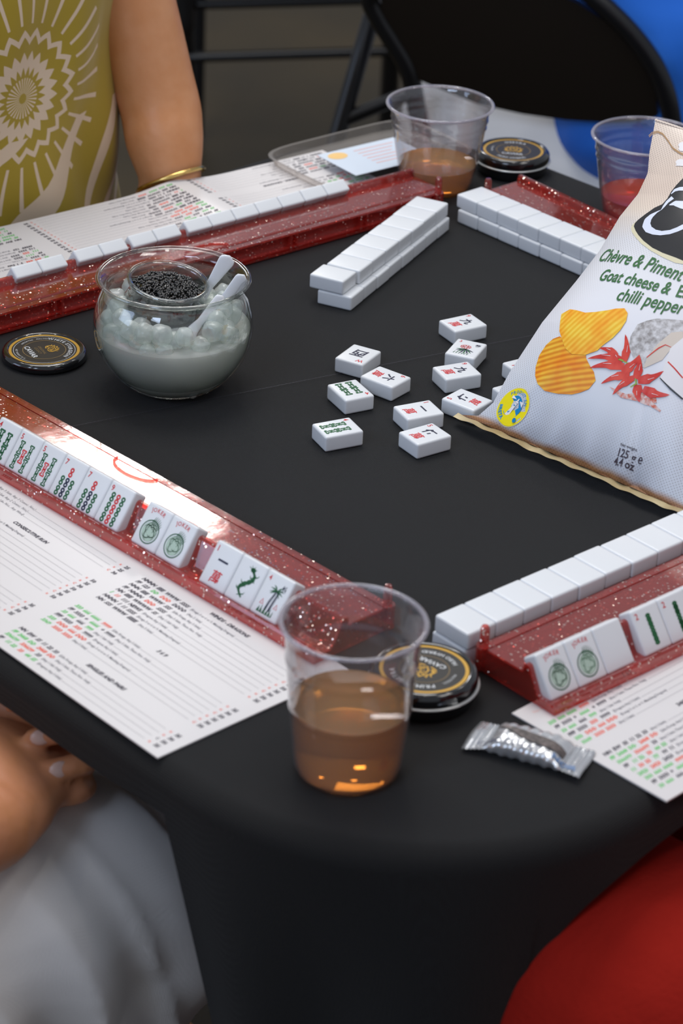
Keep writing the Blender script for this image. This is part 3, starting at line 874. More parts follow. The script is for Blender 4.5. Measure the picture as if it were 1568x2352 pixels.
def lid_print(z, rot, R_, style):
    b = MB()
    b.disc(0, 0, R_, mi=4, seg=64)
    q = MB()
    q.ring(0, 0, R_ * .955, R_ * .085, 0, 96)
    if style == 'left':
        q.ring(0, 0, R_ * .86, R_ * .012, 2, 96); q.ring(0, 0, R_ * .60, R_ * .02, 1, 96)
        q.arc_text('WHITE STURGEON', 0, 0, R_ * .68, PI / 2, R_ * .155, 2, bold=.02)
        q.arc_text('IMPORTED · MALOSSOL', 0, 0, R_ * .70, PI, R_ * .085, 2)
        q.arc_text('NET WEIGHT 30 G', 0, 0, R_ * .80, -PI / 2, R_ * .08, 2, inward=True)
        c = MB(); crest(c, R_ * .26, 0); c.v = [(x, y + R_ * .26, zz) for x, y, zz in c.v]; q.merge(c)
        q.text('ORIGINAL', 0, -R_ * .10, R_ * .12, 1, align='C'); q.text('LEGACY', 0, -R_ * .22, R_ * .12, 1, align='C')
        q.text('CAVIAR', 0, -R_ * .47, R_ * .22, 2, align='C', bold=.02)
    else:
        q.ring(0, 0, R_ * .56, R_ * .02, 1, 96)
        q.arc_text('PRIME OSETRA' if style == 'near' else 'OSETRA', 0, 0, R_ * .66, PI / 2, R_ * .17, 2, bold=.02)
        q.arc_text('HUSO HYBRID', 0, 0, R_ * .78, -PI / 2, R_ * .15, 2, bold=.015, inward=True)
        q.arc_text('MALOSSOL', 0, 0, R_ * .68, PI, R_ * .09, 2)
        c = MB(); crest(c, R_ * .36, 0); c.v = [(x, y + R_ * .10, zz) for x, y, zz in c.v]; q.merge(c)
        q.text('CAVIAR', 0, -R_ * .40, R_ * .2, 2, align='C', bold=.02)
    q.v = [(x, y, .00012) for x, y, _ in q.v]
    b.merge(q)
    c, s_ = math.cos(rot), math.sin(rot)
    b.v = [(x * c - y * s_, x * s_ + y * c, zz + z) for x, y, zz in b.v]
    return b
LM = [M_GOLD, M_DGOLD, M_SILV, M_SILV, M_LABEL]
p = at(102, 822, 0)
o = thing('jar_top', 'black caviar jar lid with gold crest lying flat at far left', 'lid', (p.x, p.y, .0004))
MB().lathe([(.0001, .0064), (.0275, .0064), (.0285, .0076), (.0300, .0080), (.0322, .0070), (.0334, .0048), (.0334, .0018), (.0322, .0004), (.0300, 0), (.0295, .004), (.0001, .0045)], 96).build('lid_shell', M_LIDB, o, angle=40)
lid_print(.0066, math.radians(-62), .0280, 'left').build('label_print', LM, o, smooth=False)
def tin(px, py, style, lab, rot):
    p = at(px, py, 0)
    o = thing('caviar_tin', lab, 'tin', (p.x, p.y, .0004))
    MB().lathe([(.0001, 0), (.0300, 0), (.0322, .0015), (.0328, .004), (.0328, .0115), (.0001, .0115)], 96).build('jar_base', M_LIDB, o, angle=40)
    b = MB().lathe([(.0330, .0106), (.0352, .0107), (.0356, .0114), (.0352, .0121), (.0330, .0122)], 96)
    b.build('silver_rim', mat('pale_rim', (.55, .56, .55), .3, metal=.6), o, angle=60)
    MB().lathe([(.0330, .0122), (.0341, .0128), (.0341, .0175), (.0336, .0188), (.0322, .0206), (.0304, .0212), (.0290, .0208), (.0285, .0198), (.0001, .0198)], 96).build('tin_lid', M_LIDB, o, angle=40)
    lid_print(.0200, rot, .0282, style).build('label_print', LM, o, smooth=False)
tin(970, 1600, 'near', 'black caviar tin with gold ring behind the nearest cup', math.radians(145))
tin(1175, 392, 'far', 'black caviar tin beside the farthest cup at table edge', math.radians(-8))

# ------------------------------------------------------------------ cups
def liquid_mat(name, col, dens):
    m = bpy.data.materials.new(name); m.use_nodes = True
    t, n, l = nt(m); n.remove(n['Principled BSDF'])
    g = n.new('ShaderNodeBsdfRefraction'); g.inputs[0].default_value = (*col, 1); g.inputs['IOR'].default_value = 1.33; g.inputs['Roughness'].default_value = .0
    gl = n.new('ShaderNodeBsdfGlossy'); gl.inputs['Roughness'].default_value = .02
    df = n.new('ShaderNodeBsdfTranslucent'); df.inputs[0].default_value = (*col, 1)
    dd = n.new('ShaderNodeBsdfDiffuse'); dd.inputs[0].default_value = (*col, 1)
    fr = n.new('ShaderNodeFresnel'); fr.inputs[0].default_value = 1.33
    m0 = n.new('ShaderNodeMixShader'); m0.inputs[0].default_value = .5
    l.new(df.outputs[0], m0.inputs[1]); l.new(dd.outputs[0], m0.inputs[2])
    m1 = n.new('ShaderNodeMixShader'); m1.inputs[0].default_value = dens
    l.new(g.outputs[0], m1.inputs[1]); l.new(m0.outputs[0], m1.inputs[2])
    m2 = n.new('ShaderNodeMixShader')
    l.new(fr.outputs[0], m2.inputs[0]); l.new(m1.outputs[0], m2.inputs[1]); l.new(gl.outputs[0], m2.inputs[2])
    l.new(m2.outputs[0], n['Material Output'].inputs[0])
    return m
M_ROSE = liquid_mat('rose_wine', (1.0, .58, .20), .40)
M_REDD = liquid_mat('red_orange_drink', (.95, .10, .02), .6)
def cup(px, py, rb, rr, h, hl, liq, lab, lname, llab, steps):
    p = at(px, py, 0)
    o = thing('plastic_cup', lab, 'cup', (p.x, p.y, .0004))
    def R(z): return rb + (rr * .955 - rb) * min(1, max(0, (z - .004) / (h - .004))) ** .9
    pr = [(.0001, .0022), (rb * .80, .0022), (rb * .86, .0002), (rb * .94, .0006), (rb * 1.0, .005)]
    zz = .009
    while zz < h - .008:
        r = R(zz)
        for st in steps:
            if abs(zz - st) < .0016: r += .0007
        pr.append((r, zz)); zz += .0022
    pr += [(R(h - .006), h - .006), (rr * .965, h - .003), (rr * .985, h - .001)]
    b = MB().lathe(prof_shell(pr, .0006), 80)
    b.build('cup_wall', G_CUP, o, angle=180)
    b = MB().lathe([(rr * .992 + .0016 * math.cos(t), h - .0008 + .0013 * math.sin(t)) for t in [2 * PI * i / 10 for i in range(11)]], 80)
    b.build('rolled_rim', glassy('rim_plastic', (.82, .80, .84), (.5, .48, .52), .08, 1, haze=.18, hazecol=(.85, .82, .9), fres=1.7), o, angle=180)
    lp = [(.0001, .0030), (rb * .80, .0030), (rb * .93, .0018), (rb - .0009, .006)]
    z = .009
    while z < hl - .001: lp.append((R(z) - .0009, z)); z += .003
    lp += [(R(hl) - .0009, hl), (R(hl) - .0024, hl - .0006), (.0001, hl - .0006)]
    q = MB().lathe(lp, 80).build(lname, liq, None, angle=60)
    q.location = (p.x, p.y, .0004)
    tag(q, llab, 'drink')
    return p
def steps_for(*a): return a
cup(797, 1765, .0325, .0428, .103, .047, M_ROSE, 'clear plastic cup of rose wine at the near table corner', 'rose_wine', 'amber pink wine filling the nearest cup under halfway', (.047, .078))
cup(1000, 428, .0330, .0482, .080, .0235, M_ROSE, 'clear plastic cup of rose wine at the far side of the table', 'rose_wine', 'amber wine low in the farthest cup beside the tin', (.060, .066))
cup(1466, 505, .0330, .0482, .080, .025, M_REDD, 'clear plastic cup of red drink behind the crisp bag', 'red_drink', 'orange red drink in the cup behind the crisp bag', (.060, .066))

# ------------------------------------------------------------------ score cards
M_CARD = mat('glossy_white_card', (.68, .655, .655), .28, spec=.4)
CI = [mat('card_black_print', (.035, .03, .05), .5), mat('card_red_print', (.80, .10, .05), .5), mat('card_green_print', (.10, .52, .12), .5), mat('card_grey_print', (.15, .145, .17), .5), mat('card_pale_red_print', (.85, .42, .36), .5)]
SECS = [
 ('WINDS - DRAGONS', ['k:NNNN EEE WWW SSSS', 'k:FF 123 |g:DD |r:DDD |k:DDDD', 'k:NNN EEE WWW SSS', 'k:FF NNNN |r:DDD|k: SSSS', 'k:NN EEE WWWW SS', 'g:1 |r:11 |k:111 NEWS', 'k:NNNN 1 11 SSSS', 'k:NN SSS WWW EEEE']),
 ('3 6 9', ['g:333 666 6666 |r:9999', 'k:FF 3333 + |g:6666|k: + 9999', 'g:33 666 |k:666 |g:999', 'k:FFF 3333 |r:333|k: 9999', 'g:333 |r:DDD 666 DDD', 'g:3369 |r:3333 3333']),
 ('SINGLES AND PAIRS', ['k:NN EW SS 11 22 33', 'g:FF 2468 DD |r:2468 DD', 'g:336699 |r:336699|k: 33', 'k:FF |g:11 22 |r:33 |g:44 55', 'g:11 |r:33 55 |g:77 |k:99 11', 'g:2023 |r:2023|k: 2023'])]
LEFTS = [
 ('QUINTS', ['k:33333 |y:(Any 3 Suits, Any 3 Consec. Nos.)', 'k:22222 |y:(Any 1 Suit, Any 2 Consec. Nos.)', 'k:11 |y:(Any 3 Suits, Any Like Nos., Any Wind)']),
 ('CONSECUTIVE RUN', ['k:5 666 7777 888 99', 'g:22 |r:333 444|k: 3 1 Sets', 'k:33 3333 |y:(Any 1 Suit)', 'k:FF |g:1111|k: 2222', 'g:111 |r:222 |k:3333', 'k:112 3333', 'k:FFFFF 123']),
 ('13579', ['k:11 333 5555', 'g:111 |r:333 |k:3333', 'k:1111 333 11', 'k:FF 3333 DD'])]
NOTE = ['(Any 3 Suits, These Nos. Only)', '(Any 1 Suit Only)', '(Dragons Any 3 Suits)', '(Kongs 3 or 6 or 9, Matching Dragons)', '(Any 2 Suits)', '(Like Kongs, Any 3 Suits)']
KM = {'k': 0, 'r': 1, 'g': 2, 'y': 3, 'p': 4}
def line(b, s_, x, y, size):
    for part in s_.split('|'):
        ky, tx = part.split(':')
        for wd_ in tx.split(' '):
            if not wd_: x += size * .3; continue
            if ky == 'y': b.text(wd_, x, y, size * .86, 3, res=1, sx=.85); x += glyphs(wd_, 0, 0, 1)[2] * size * .74 + size * .25
            else: b.text(wd_, x, y, size, KM[ky], bold=.045, shear=.25, res=1, sx=1.0); x += glyphs(wd_, .045, .25, 1)[2] * size + size * .35
    return x
def panel(b, x0, x1, top, secs, vals=True, full=True):
    y = top
    for title, rows in secs:
        if y < .006: break
        b.text(title, (x0 + x1) / 2 - .004, y + .0008, .0043, 0, align='C', bold=.045, shear=.25)
        y -= .0058
        for i, r in enumerate(rows):
            if y < .0015: break
            x = line(b, r, x0, y, .0043)
            if full and not ('y:' in r):
                nt_ = NOTE[(i + len(title)) % len(NOTE)]
                b.text(nt_, x + .001, y, .0033, 3, res=1, sx=.85, bold=.012); x += .003 + glyphs(nt_, .012, 0, 1)[2] * .0033 * .85
            while x < x1 - .021:
                b.poly([(x, y), (x + .0006, y), (x + .0006, y + .0005), (x, y + .0005)], 3); x += .0016
            b.text('C' if i % 3 == 2 else 'x', x1 - .0175, y, .0033, 0 if i % 3 == 2 and title[0] == 'S' else 1, bold=.03, res=1)
            b.text(('25', '30', '25', '50', '30', '35')[(i * 2 + len(title)) % 6], x1 - .0125, y, .0043, 0, bold=.05, res=1)
            y -= .0055
        y -= .0062
def card(lab, corner, ang, w_, h_, panels, top, z=.0005, curl=None, group='printed score cards'):
    """corner = lower right corner of the printed side as its reader sees it, ang = reading direction"""
    o = thing('score_card', lab, 'card', (corner.x, corner.y, z), ang, group)
    def f(x, y, zz):
        return (x, y, zz + (curl(x, y) if curl else 0))
    b = MB().grid(lambda u, v: f(-w_ * (1 - u), h_ * v, .0010), 48, 8)
    b.grid(lambda u, v: f(-w_ * u, h_ * v, 0), 48, 8)
    for (xa, ya, xb, yb) in ((-w_, 0, 0, 0), (0, 0, 0, h_), (0, h_, -w_, h_), (-w_, h_, -w_, 0)):
        b.grid(lambda u, v: f(xa + (xb - xa) * u, ya + (yb - ya) * u, .001 * v), 48 if xa != xb else 8, 1)
    b.build('card_sheet', M_CARD, o, smooth=True, angle=30, weld=True)
    t = MB()
    for (x0, x1, secs, full) in panels: panel(t, x0, x1, top, secs, True, full)
    t.text('This document is protected by copyright laws. It is illegal to reproduce it.', -w_ + .01, top + .0095, .0030, 4, res=1, shear=.2)
    t.v = [f(x, y, .00112) for x, y, _ in t.v]
    t.build('printed_text', CI, o, smooth=False)
    return o
card('white score card half over the table edge under the lower left rack', at(362, 1745), math.radians(-46.8), .37, .156, [(-.173, 0, SECS, True), (-.352, -.180, LEFTS, True)], .1295)
card('white score card under the lower right rack, one corner over the table edge', at(1530, 1845) + Vector((s45 * .37, s45 * .37, 0)), math.radians(45), .37, .125, [(-.173, 0, SECS, True), (-.362, -.190, [SECS[1], ('2468', SECS[2][1] + SECS[1][1][:3]), ('CONSECUTIVE RUN', LEFTS[1][1])], True)], .106)
dA = (at(0, 525) - at(740, 348)).normalized()
angA = math.atan2(dA.y, dA.x)
nA = Vector((dA.y, -dA.x, 0))
# reader at the upper left looks towards the middle: reading runs down-left
cA = at(740, 348) + dA * .52
card('white score card behind the tiles on the upper left rack', cA, angA, .52, .100, [(-.17, 0, [LEFTS[1], ('2468', SECS[2][1] + SECS[1][1])], True), (-.345, -.180, [('369', SECS[1][1] + SECS[0][1] + SECS[1][1])], True), (-.515, -.353, [SECS[2], SECS[0]], True)], .088,
     curl=lambda x, y: .005 * math.exp(-((x + .349) / .03) ** 2))

# ------------------------------------------------------------------ wrapped sweet
def wrapper():
    a = at(1083, 1697); c = at(1345, 1768)
    mid = (a + c) / 2; L = (c - a).length
    o = thing('wrapped_chocolate', 'silver foil wrapped chocolate bar near the lower right card', 'wrapped chocolate', (mid.x, mid.y, .0005), math.atan2(c.y - a.y, c.x - a.x))
    M_FOIL = mat('silver_foil', (.74, .75, .77), .24, metal=.75, bump=(70, .5, .003))
    hl = L / 2; sl = .012; wd_ = .0145
    def body(u, v):
        x = (u * 2 - 1) * (hl - sl); a_ = 2 * PI * v
        e = max(0, 1 - (abs(x) / (hl - sl)) ** 5)
        cr = 1 + .05 * math.sin(x * 900 + a_ * 2) + .05 * noise.noise(Vector((x * 160, math.cos(a_), math.sin(a_))))
        ca, sa = math.cos(a_), math.sin(a_)
        sq = lambda q: math.copysign(abs(q) ** .6, q)
        return (x, sq(ca) * wd_ * (.94 + .06 * (1 - e)) * cr, .0062 + sq(sa) * (.0009 + .0052 * e) * cr * (1 if sa > 0 else 1.0) - (1 - e) * .0022)
    b = MB().grid(body, 40, 48)
    b.build('foil_body', M_FOIL, o, angle=60)
    for sg in (-1, 1):
        q = MB()
        def fin(u, v, zz):
            x = sg * (hl - sl + sl * u); y = (v * 2 - 1) * (wd_ * (1 + .14 * u))
            zig = .0010 * (abs((v * 22) % 1 - .5) * 2) if u > .99 else 0
            return (x + sg * zig, y, .0042 - .0012 * u + .0006 * math.sin(u * 30) + .0012 * math.sin(v * 5 + sg) * u + zz)
        q.grid(lambda u, v: fin(u, v, .0004), 16, 44); q.grid(lambda u, v: fin(1 - u, v, 0), 16, 44)
        q.build('crimped_seal', M_FOIL, o, angle=50)
    # printed window, curved band and lettering on the upper face
    def top(x, y, dz):
        e = max(0, 1 - (abs(x) / (hl - sl)) ** 5)
        yy = max(-1, min(1, y / (wd_ * 1.0)))
        sa = (1 - abs(yy) ** (1 / .6 * 2 / 1)) ; sa = max(0, 1 - abs(yy) ** 3.33) ** .3
        return (x, y, .0062 + sa * (.0009 + .0052 * e) * 1.06 - (1 - e) * .0022 + dz)
    q = MB()
    win = []
    for i in range(21): t = i / 20; win.append((-.022 + .050 * t, .0005 + .0 - .0085 * math.sin(PI * t) ** .9 * .75))
    for i in range(20): 
        t0 = i / 20; t1 = (i + 1) / 20
        xa = -.022 + .046 * t0; xb = -.022 + .046 * t1
        ya = .006 - .012 * t0 - .005 * math.sin(PI * t0); yb = .006 - .012 * t1 - .005 * math.sin(PI * t1)
        ua = .0068 - .006 * t0; ub = .0068 - .006 * t1
        q.add([(xa, ya, 0), (xb, yb, 0), (xb, ub, 0), (xa, ua, 0)], [(0, 1, 2, 3)], 0)
    q.v = [top(x, y, .0004) for x, y, _ in q.v]
    r = MB()
    r.text('CHOCOLAT', -.030, -.0122, .0058, 1, bold=.03, sx=1.25)
    r.text('NOIR', .018, -.0122, .0058, 2, bold=.03, sx=1.1)
    r.v = [top(x, y, .0005) for x, y, _ in r.v]
    q.merge(r)
    q.build('foil_print', [mat('dark_chocolate_picture', (.045, .038, .038), .35, noise_mix=(300, (.16, .13, .12), 1)), mat('white_foil_lettering', (.10, .11, .16), .3), mat('blue_foil_lettering', (.12, .22, .42), .3)], o, smooth=False)
wrapper()

# ------------------------------------------------------------------ leaflet and clear tray behind the far cup
P0_ = at(800, 372); P1_ = at(910, 345); P2_ = at(925, 405)
o = thing('clear_tray', 'shallow clear plastic tray behind the upper left score card', 'tray', (at(850, 372).x, at(850, 372).y, .0004), math.radians(40))
pr = []
for i in range(32):
    a = 2 * PI * i / 32; pr.append((.085 * math.copysign(abs(math.cos(a)) ** .35, math.cos(a)), .055 * math.copysign(abs(math.sin(a)) ** .35, math.sin(a))))
b = MB(); N = 32
prof = [(.93, .0006), (1.0, .0015), (1.02, .009), (1.06, .0095), (1.06, .0088)]
vs_ = [(x * k, y * k, z) for k, z in prof for x, y in pr]
fs_ = [(i * N + j, i * N + (j + 1) % N, (i + 1) * N + (j + 1) % N, (i + 1) * N + j) for i in range(len(prof) - 1) for j in range(N)]
fs_.append(tuple(range(N)))
b.add(vs_, fs_); b.build('tray_shell', glassy('tray_plastic', (.86, .83, .80), (.6, .56, .54), .1, 1, haze=.22, hazecol=(.6, .55, .5)), o)
lf = thing('leaflet', 'pale blue and white leaflet with an orange spot behind the far cup', 'leaflet', (at(860, 385).x, at(860, 385).y, .0110), math.radians(38))
MB().box(-.045, .045, -.030, .030, 0, .0006).build('paper', mat('leaflet_paper', (.62, .70, .80), .5), lf, smooth=False)
b = MB(); b.disc(-.030, .018, .010, .008, 0); 
for k in range(6): b.stroke([(-.01, .020 - k * .007), (.036 - (k % 3) * .006, .020 - k * .007)], .0012, 1)
b.v = [(x, y, .00075) for x, y, _ in b.v]; b.build('leaflet_print', [mat('orange_spot', (.85, .55, .2), .5), CI[4]], lf, smooth=False)
# ------------------------------------------------------------------ bag of crisps
BP0 = at(1085, 985); _yaw = math.radians(-41.5); _ln = math.radians(45)
BE = Vector((math.cos(_yaw), math.sin(_yaw), 0)); BB = Vector((-BE.y, BE.x, 0))
BUP = Vector((0, 0, 1)) * math.cos(_ln) + BB * math.sin(_ln)
BN = BE.cross(BUP)                      # towards the camera side
if BN.z < 0: BN = -BN
BH = .272; BW = .205
BO = BP0 + Vector((0, 0, .0075))
bagM = frame(BO, BE, BUP)
bagI = bagM.inverted()
def uv_plane(px, py, d):
    q = bagI @ atplane(px, py, BO + BN * d, BN)
    return q.x, q.y
_sil = [(1050, 968), (1098, 955), (1132, 925), (1165, 850), (1240, 735), (1318, 640), (1372, 570), (1418, 492), (1460, 440), (1487, 398), (1491, 350), (1490, 300)]
_LE = []
for i, (x, y) in enumerate(_sil):
    u_, v_ = uv_plane(x, y, .004 if 2 < i < 9 else 0); _LE.append((v_, u_))
_LE[0] = (0.0, _LE[0][1]); _LE.sort()
_LE[-1] = (BH, _LE[-1][1])
def left(V):
    if V <= _LE[0][0]: return _LE[0][1]
    for (a, b), (c, d) in zip(_LE[:-1], _LE[1:]):
        if a <= V <= c: return b + (d - b) * (V - a) / max(1e-6, c - a)
    return _LE[-1][1]
def right_(V): return BW - .006 - (left(V) - _LE[0][1]) * .5
def Dz(U, V):
    l_, r_ = left(V), right_(V)
    s_ = max(0, min(1, (U - l_) / (r_ - l_))); t_ = max(0, min(1, V / BH))
    e = (1 - abs(2 * s_ - 1) ** 2.6)
    d = .030 * e * (math.sin(PI * t_ ** .85)) ** .75
    d += .0022 * noise.noise(Vector((U * 22, V * 16, 1))) * min(1, e * 2) * min(1, t_ * 12) * min(1, (1 - t_) * 8)
    # creases running in from the bottom corners and below the top seal
    d += .0035 * math.exp(-((U * .8 - V * .55 - .012) / .006) ** 2) * max(0, 1 - V / .07) * e
    d -= .0040 * math.exp(-((U - .150 + V * .25) / .005) ** 2) * max(0, 1 - V / .09) * e
    d += .0025 * math.sin(U * 190) * math.exp(-V / .018) * e
    d += .0025 * math.sin(U * 120 + 1) * math.exp(-(BH - .035 - V) ** 2 / .0004) * e
    return d
def bag_pt(U, V, dz=0.0):
    return (U, V, Dz(U, V) + dz)
def uv(px, py):
    d = .02
    for _ in range(6):
        U, V = uv_plane(px, py, d); d = Dz(U, V)
    return U, V
M_BAG = bpy.data.materials.new('printed_crisp_bag_film'); M_BAG.use_nodes = True
t, n, l = nt(M_BAG); p = n['Principled BSDF']
p.inputs['Roughness'].default_value = .36; p.inputs['Specular IOR Level'].default_value = .45
tc = n.new('ShaderNodeTexCoord'); sp = n.new('ShaderNodeSeparateXYZ'); l.new(tc.outputs['Object'], sp.inputs[0])
cr = n.new('ShaderNodeValToRGB'); cr.color_ramp.elements.remove(cr.color_ramp.elements[0])
mp = n.new('ShaderNodeMapRange'); mp.inputs[1].default_value = 0; mp.inputs[2].default_value = BH
wob = n.new('ShaderNodeTexNoise'); wob.inputs['Scale'].default_value = 25; l.new(tc.outputs['Object'], wob.inputs['Vector'])
wm = n.new('ShaderNodeMath'); wm.operation = 'MULTIPLY_ADD'; wm.inputs[1].default_value = .008; l.new(wob.outputs[0], wm.inputs[0]); l.new(sp.outputs[1], wm.inputs[2])
ws = n.new('ShaderNodeMath'); ws.operation = 'SUBTRACT'; ws.inputs[1].default_value = .004; l.new(wm.outputs[0], ws.inputs[0])
l.new(ws.outputs[0], mp.inputs[0]); l.new(mp.outputs[0], cr.inputs[0])
stops = [(0, (.26, .12, .055)), (.008, (.30, .15, .07)), (.022, (.50, .53, .60)), (.16, (.66, .69, .75)), (.35, (.80, .80, .84)), (.62, (.74, .74, .76)), (.72, (.78, .66, .55)), (.80, (.74, .60, .50)), (1.0, (.78, .66, .56))]
els = cr.color_ramp.elements
els[0].position = stops[0][0]; els[0].color = (*stops[0][1], 1)
for ps, c_ in stops[1:]:
    e = els.new(ps); e.color = (*c_, 1)
# woven sacking print: small dark dots in rows
dots = []
for ax, k in ((0, 2300), (1, 2300)):
    ms = n.new('ShaderNodeMath'); ms.operation = 'MULTIPLY'; ms.inputs[1].default_value = k; l.new(sp.outputs[ax], ms.inputs[0])
    sn = n.new('ShaderNodeMath'); sn.operation = 'SINE'; l.new(ms.outputs[0], sn.inputs[0]); dots.append(sn)
mm_ = n.new('ShaderNodeMath'); mm_.operation = 'MULTIPLY'; l.new(dots[0].outputs[0], mm_.inputs[0]); l.new(dots[1].outputs[0], mm_.inputs[1])
gt_ = n.new('ShaderNodeMapRange'); gt_.inputs[1].default_value = .15; gt_.inputs[2].default_value = .75; l.new(mm_.outputs[0], gt_.inputs[0])
# no weave on the plain middle of the front
dx_ = n.new('ShaderNodeMath'); dx_.operation = 'SUBTRACT'; dx_.inputs[1].default_value = .10; l.new(sp.outputs[0], dx_.inputs[0])
dy_ = n.new('ShaderNodeMath'); dy_.operation = 'SUBTRACT'; dy_.inputs[1].default_value = .095; l.new(sp.outputs[1], dy_.inputs[0])
cx_ = n.new('ShaderNodeCombineXYZ'); l.new(dx_.outputs[0], cx_.inputs[0]); l.new(dy_.outputs[0], cx_.inputs[1])
ln_ = n.new('ShaderNodeVectorMath'); ln_.operation = 'LENGTH'; l.new(cx_.outputs[0], ln_.inputs[0])
mk = n.new('ShaderNodeMapRange'); mk.inputs[1].default_value = .050; mk.inputs[2].default_value = .090; mk.inputs[4].default_value = .55; l.new(ln_.outputs['Value'], mk.inputs[0])
mu = n.new('ShaderNodeMath'); mu.operation = 'MULTIPLY'; l.new(gt_.outputs[0], mu.inputs[0]); l.new(mk.outputs[0], mu.inputs[1])
hs = n.new('ShaderNodeMix'); hs.data_type = 'RGBA'; hs.blend_type = 'MULTIPLY'; hs.inputs[7].default_value = (.42, .38, .36, 1)
l.new(mu.outputs[0], hs.inputs[0]); l.new(cr.outputs[0], hs.inputs[6]); l.new(hs.outputs[2], p.inputs['Base Color'])

bag = thing('crisp_bag', 'white printed bag of goat cheese and chilli pepper crisps leaning at right', 'crisp bag')
bag.matrix_world = bagM
def film(sg, s_, t_):
    V = t_ * BH; U = left(V) + (right_(V) - left(V)) * s_
    d = Dz(U, V)
    return (U, V, d if sg > 0 else -d * .8 - .0003)
b = MB().grid(lambda s_, t_: film(1, s_, t_), 300, 340)
b.grid(lambda s_, t_: film(-1, 1 - s_, t_), 60, 60)
b.build('bag_film', M_BAG, bag, angle=180)
M_SEAL = mat('pale_gold_film', (.52, .43, .25), .4, metal=.15, noise_mix=(60, (.40, .30, .15), 1))
def fin(u, v, dz=0):
    U = left(0) - .003 + (right_(0) - left(0) + .006) * u
    wv = .0022 * math.sin(U * 70) + .0016 * math.sin(U * 160 + 1)
    a = .011 * v
    return (U, -a * .45 + .0004 * math.sin(U * 300), a * .55 + wv * v * .8 + dz + .0002)
b = MB().grid(lambda u, v: fin(u, v, .0004), 120, 5); b.grid(lambda u, v: fin(u, 1 - v, 0), 120, 5)
b.build('bottom_seal', M_SEAL, bag, angle=180)
def tfin(u, v, dz=0):
    U = left(BH) + (right_(BH) - left(BH)) * u
    return (U, BH - .001 + .0015 * v, dz + .0006 * math.sin(U * 90))
b = MB().grid(lambda u, v: tfin(u, v, .0004), 40, 2); b.grid(lambda u, v: tfin(u, 1 - v, 0), 40, 2)
b.build('top_seal', M_BAG, bag, angle=180)

BI = [mat('bag_green_print', (.045, .15, .05), .4), mat('bag_black_print', (.028, .028, .030), .3), mat('bag_white_print', (.72, .76, .88), .35), mat('bag_cream_print', (.72, .66, .45), .4),
      None, None, mat('pepper_red_print', (.58, .025, .02), .32, noise_mix=(90, (.75, .09, .06), 1)), mat('stem_green_print', (.28, .40, .06), .4), mat('rind_grey_print', (.30, .28, .27), .5, noise_mix=(230, (.68, .67, .68), 1)),
      mat('cut_cheese_print', (.66, .58, .50), .5), mat('badge_yellow_print', (.85, .72, .0), .4), mat('badge_blue_print', (.0, .22, .52), .4), mat('dark_text_print', (.05, .035, .05), .4), mat('string_brown_print', (.42, .25, .12), .5), mat('chilli_powder_print', (.62, .12, .06), .6, noise_mix=(400, (.72, .60, .58), 1)), mat('chalk_white_print', (.80, .78, .79), .5)]
def chip_mat(name, c1, c2, ang, sc):
    m = bpy.data.materials.new(name); m.use_nodes = True
    t, n, l = nt(m); p = n['Principled BSDF']; p.inputs['Roughness'].default_value = .45
    tc = n.new('ShaderNodeTexCoord'); mp = n.new('ShaderNodeMapping'); mp.inputs['Rotation'].default_value = (0, 0, ang)
    l.new(tc.outputs['Object'], mp.inputs[0])
    wv = n.new('ShaderNodeTexWave'); wv.inputs['Scale'].default_value = sc; wv.inputs['Distortion'].default_value = .8; wv.inputs['Detail'].default_value = 2; wv.inputs['Detail Scale'].default_value = .3
    l.new(mp.outputs[0], wv.inputs['Vector'])
    mx = n.new('ShaderNodeMix'); mx.data_type = 'RGBA'; mx.inputs[6].default_value = (*c1, 1); mx.inputs[7].default_value = (*c2, 1)
    l.new(wv.outputs['Fac'], mx.inputs[0])
    nz = n.new('ShaderNodeTexNoise'); nz.inputs['Scale'].default_value = 60; l.new(tc.outputs['Object'], nz.inputs['Vector'])
    m2 = n.new('ShaderNodeMix'); m2.data_type = 'RGBA'; m2.blend_type = 'MULTIPLY'; m2.inputs[7].default_value = (1, .62, .25, 1)
    mr = n.new('ShaderNodeMapRange'); mr.inputs[1].default_value = .4; mr.inputs[2].default_value = .7; l.new(nz.outputs[0], mr.inputs[0])
    l.new(mr.outputs[0], m2.inputs[0]); l.new(mx.outputs[2], m2.inputs[6]); l.new(m2.outputs[2], p.inputs['Base Color'])
    return m
BI[4] = chip_mat('ridged_chip_print', (.88, .48, .02), (.95, .66, .08), .5, 75)
BI[5] = chip_mat('ridged_chip_print_darker', (.72, .27, .01), (.93, .56, .05), 1.15, 75)
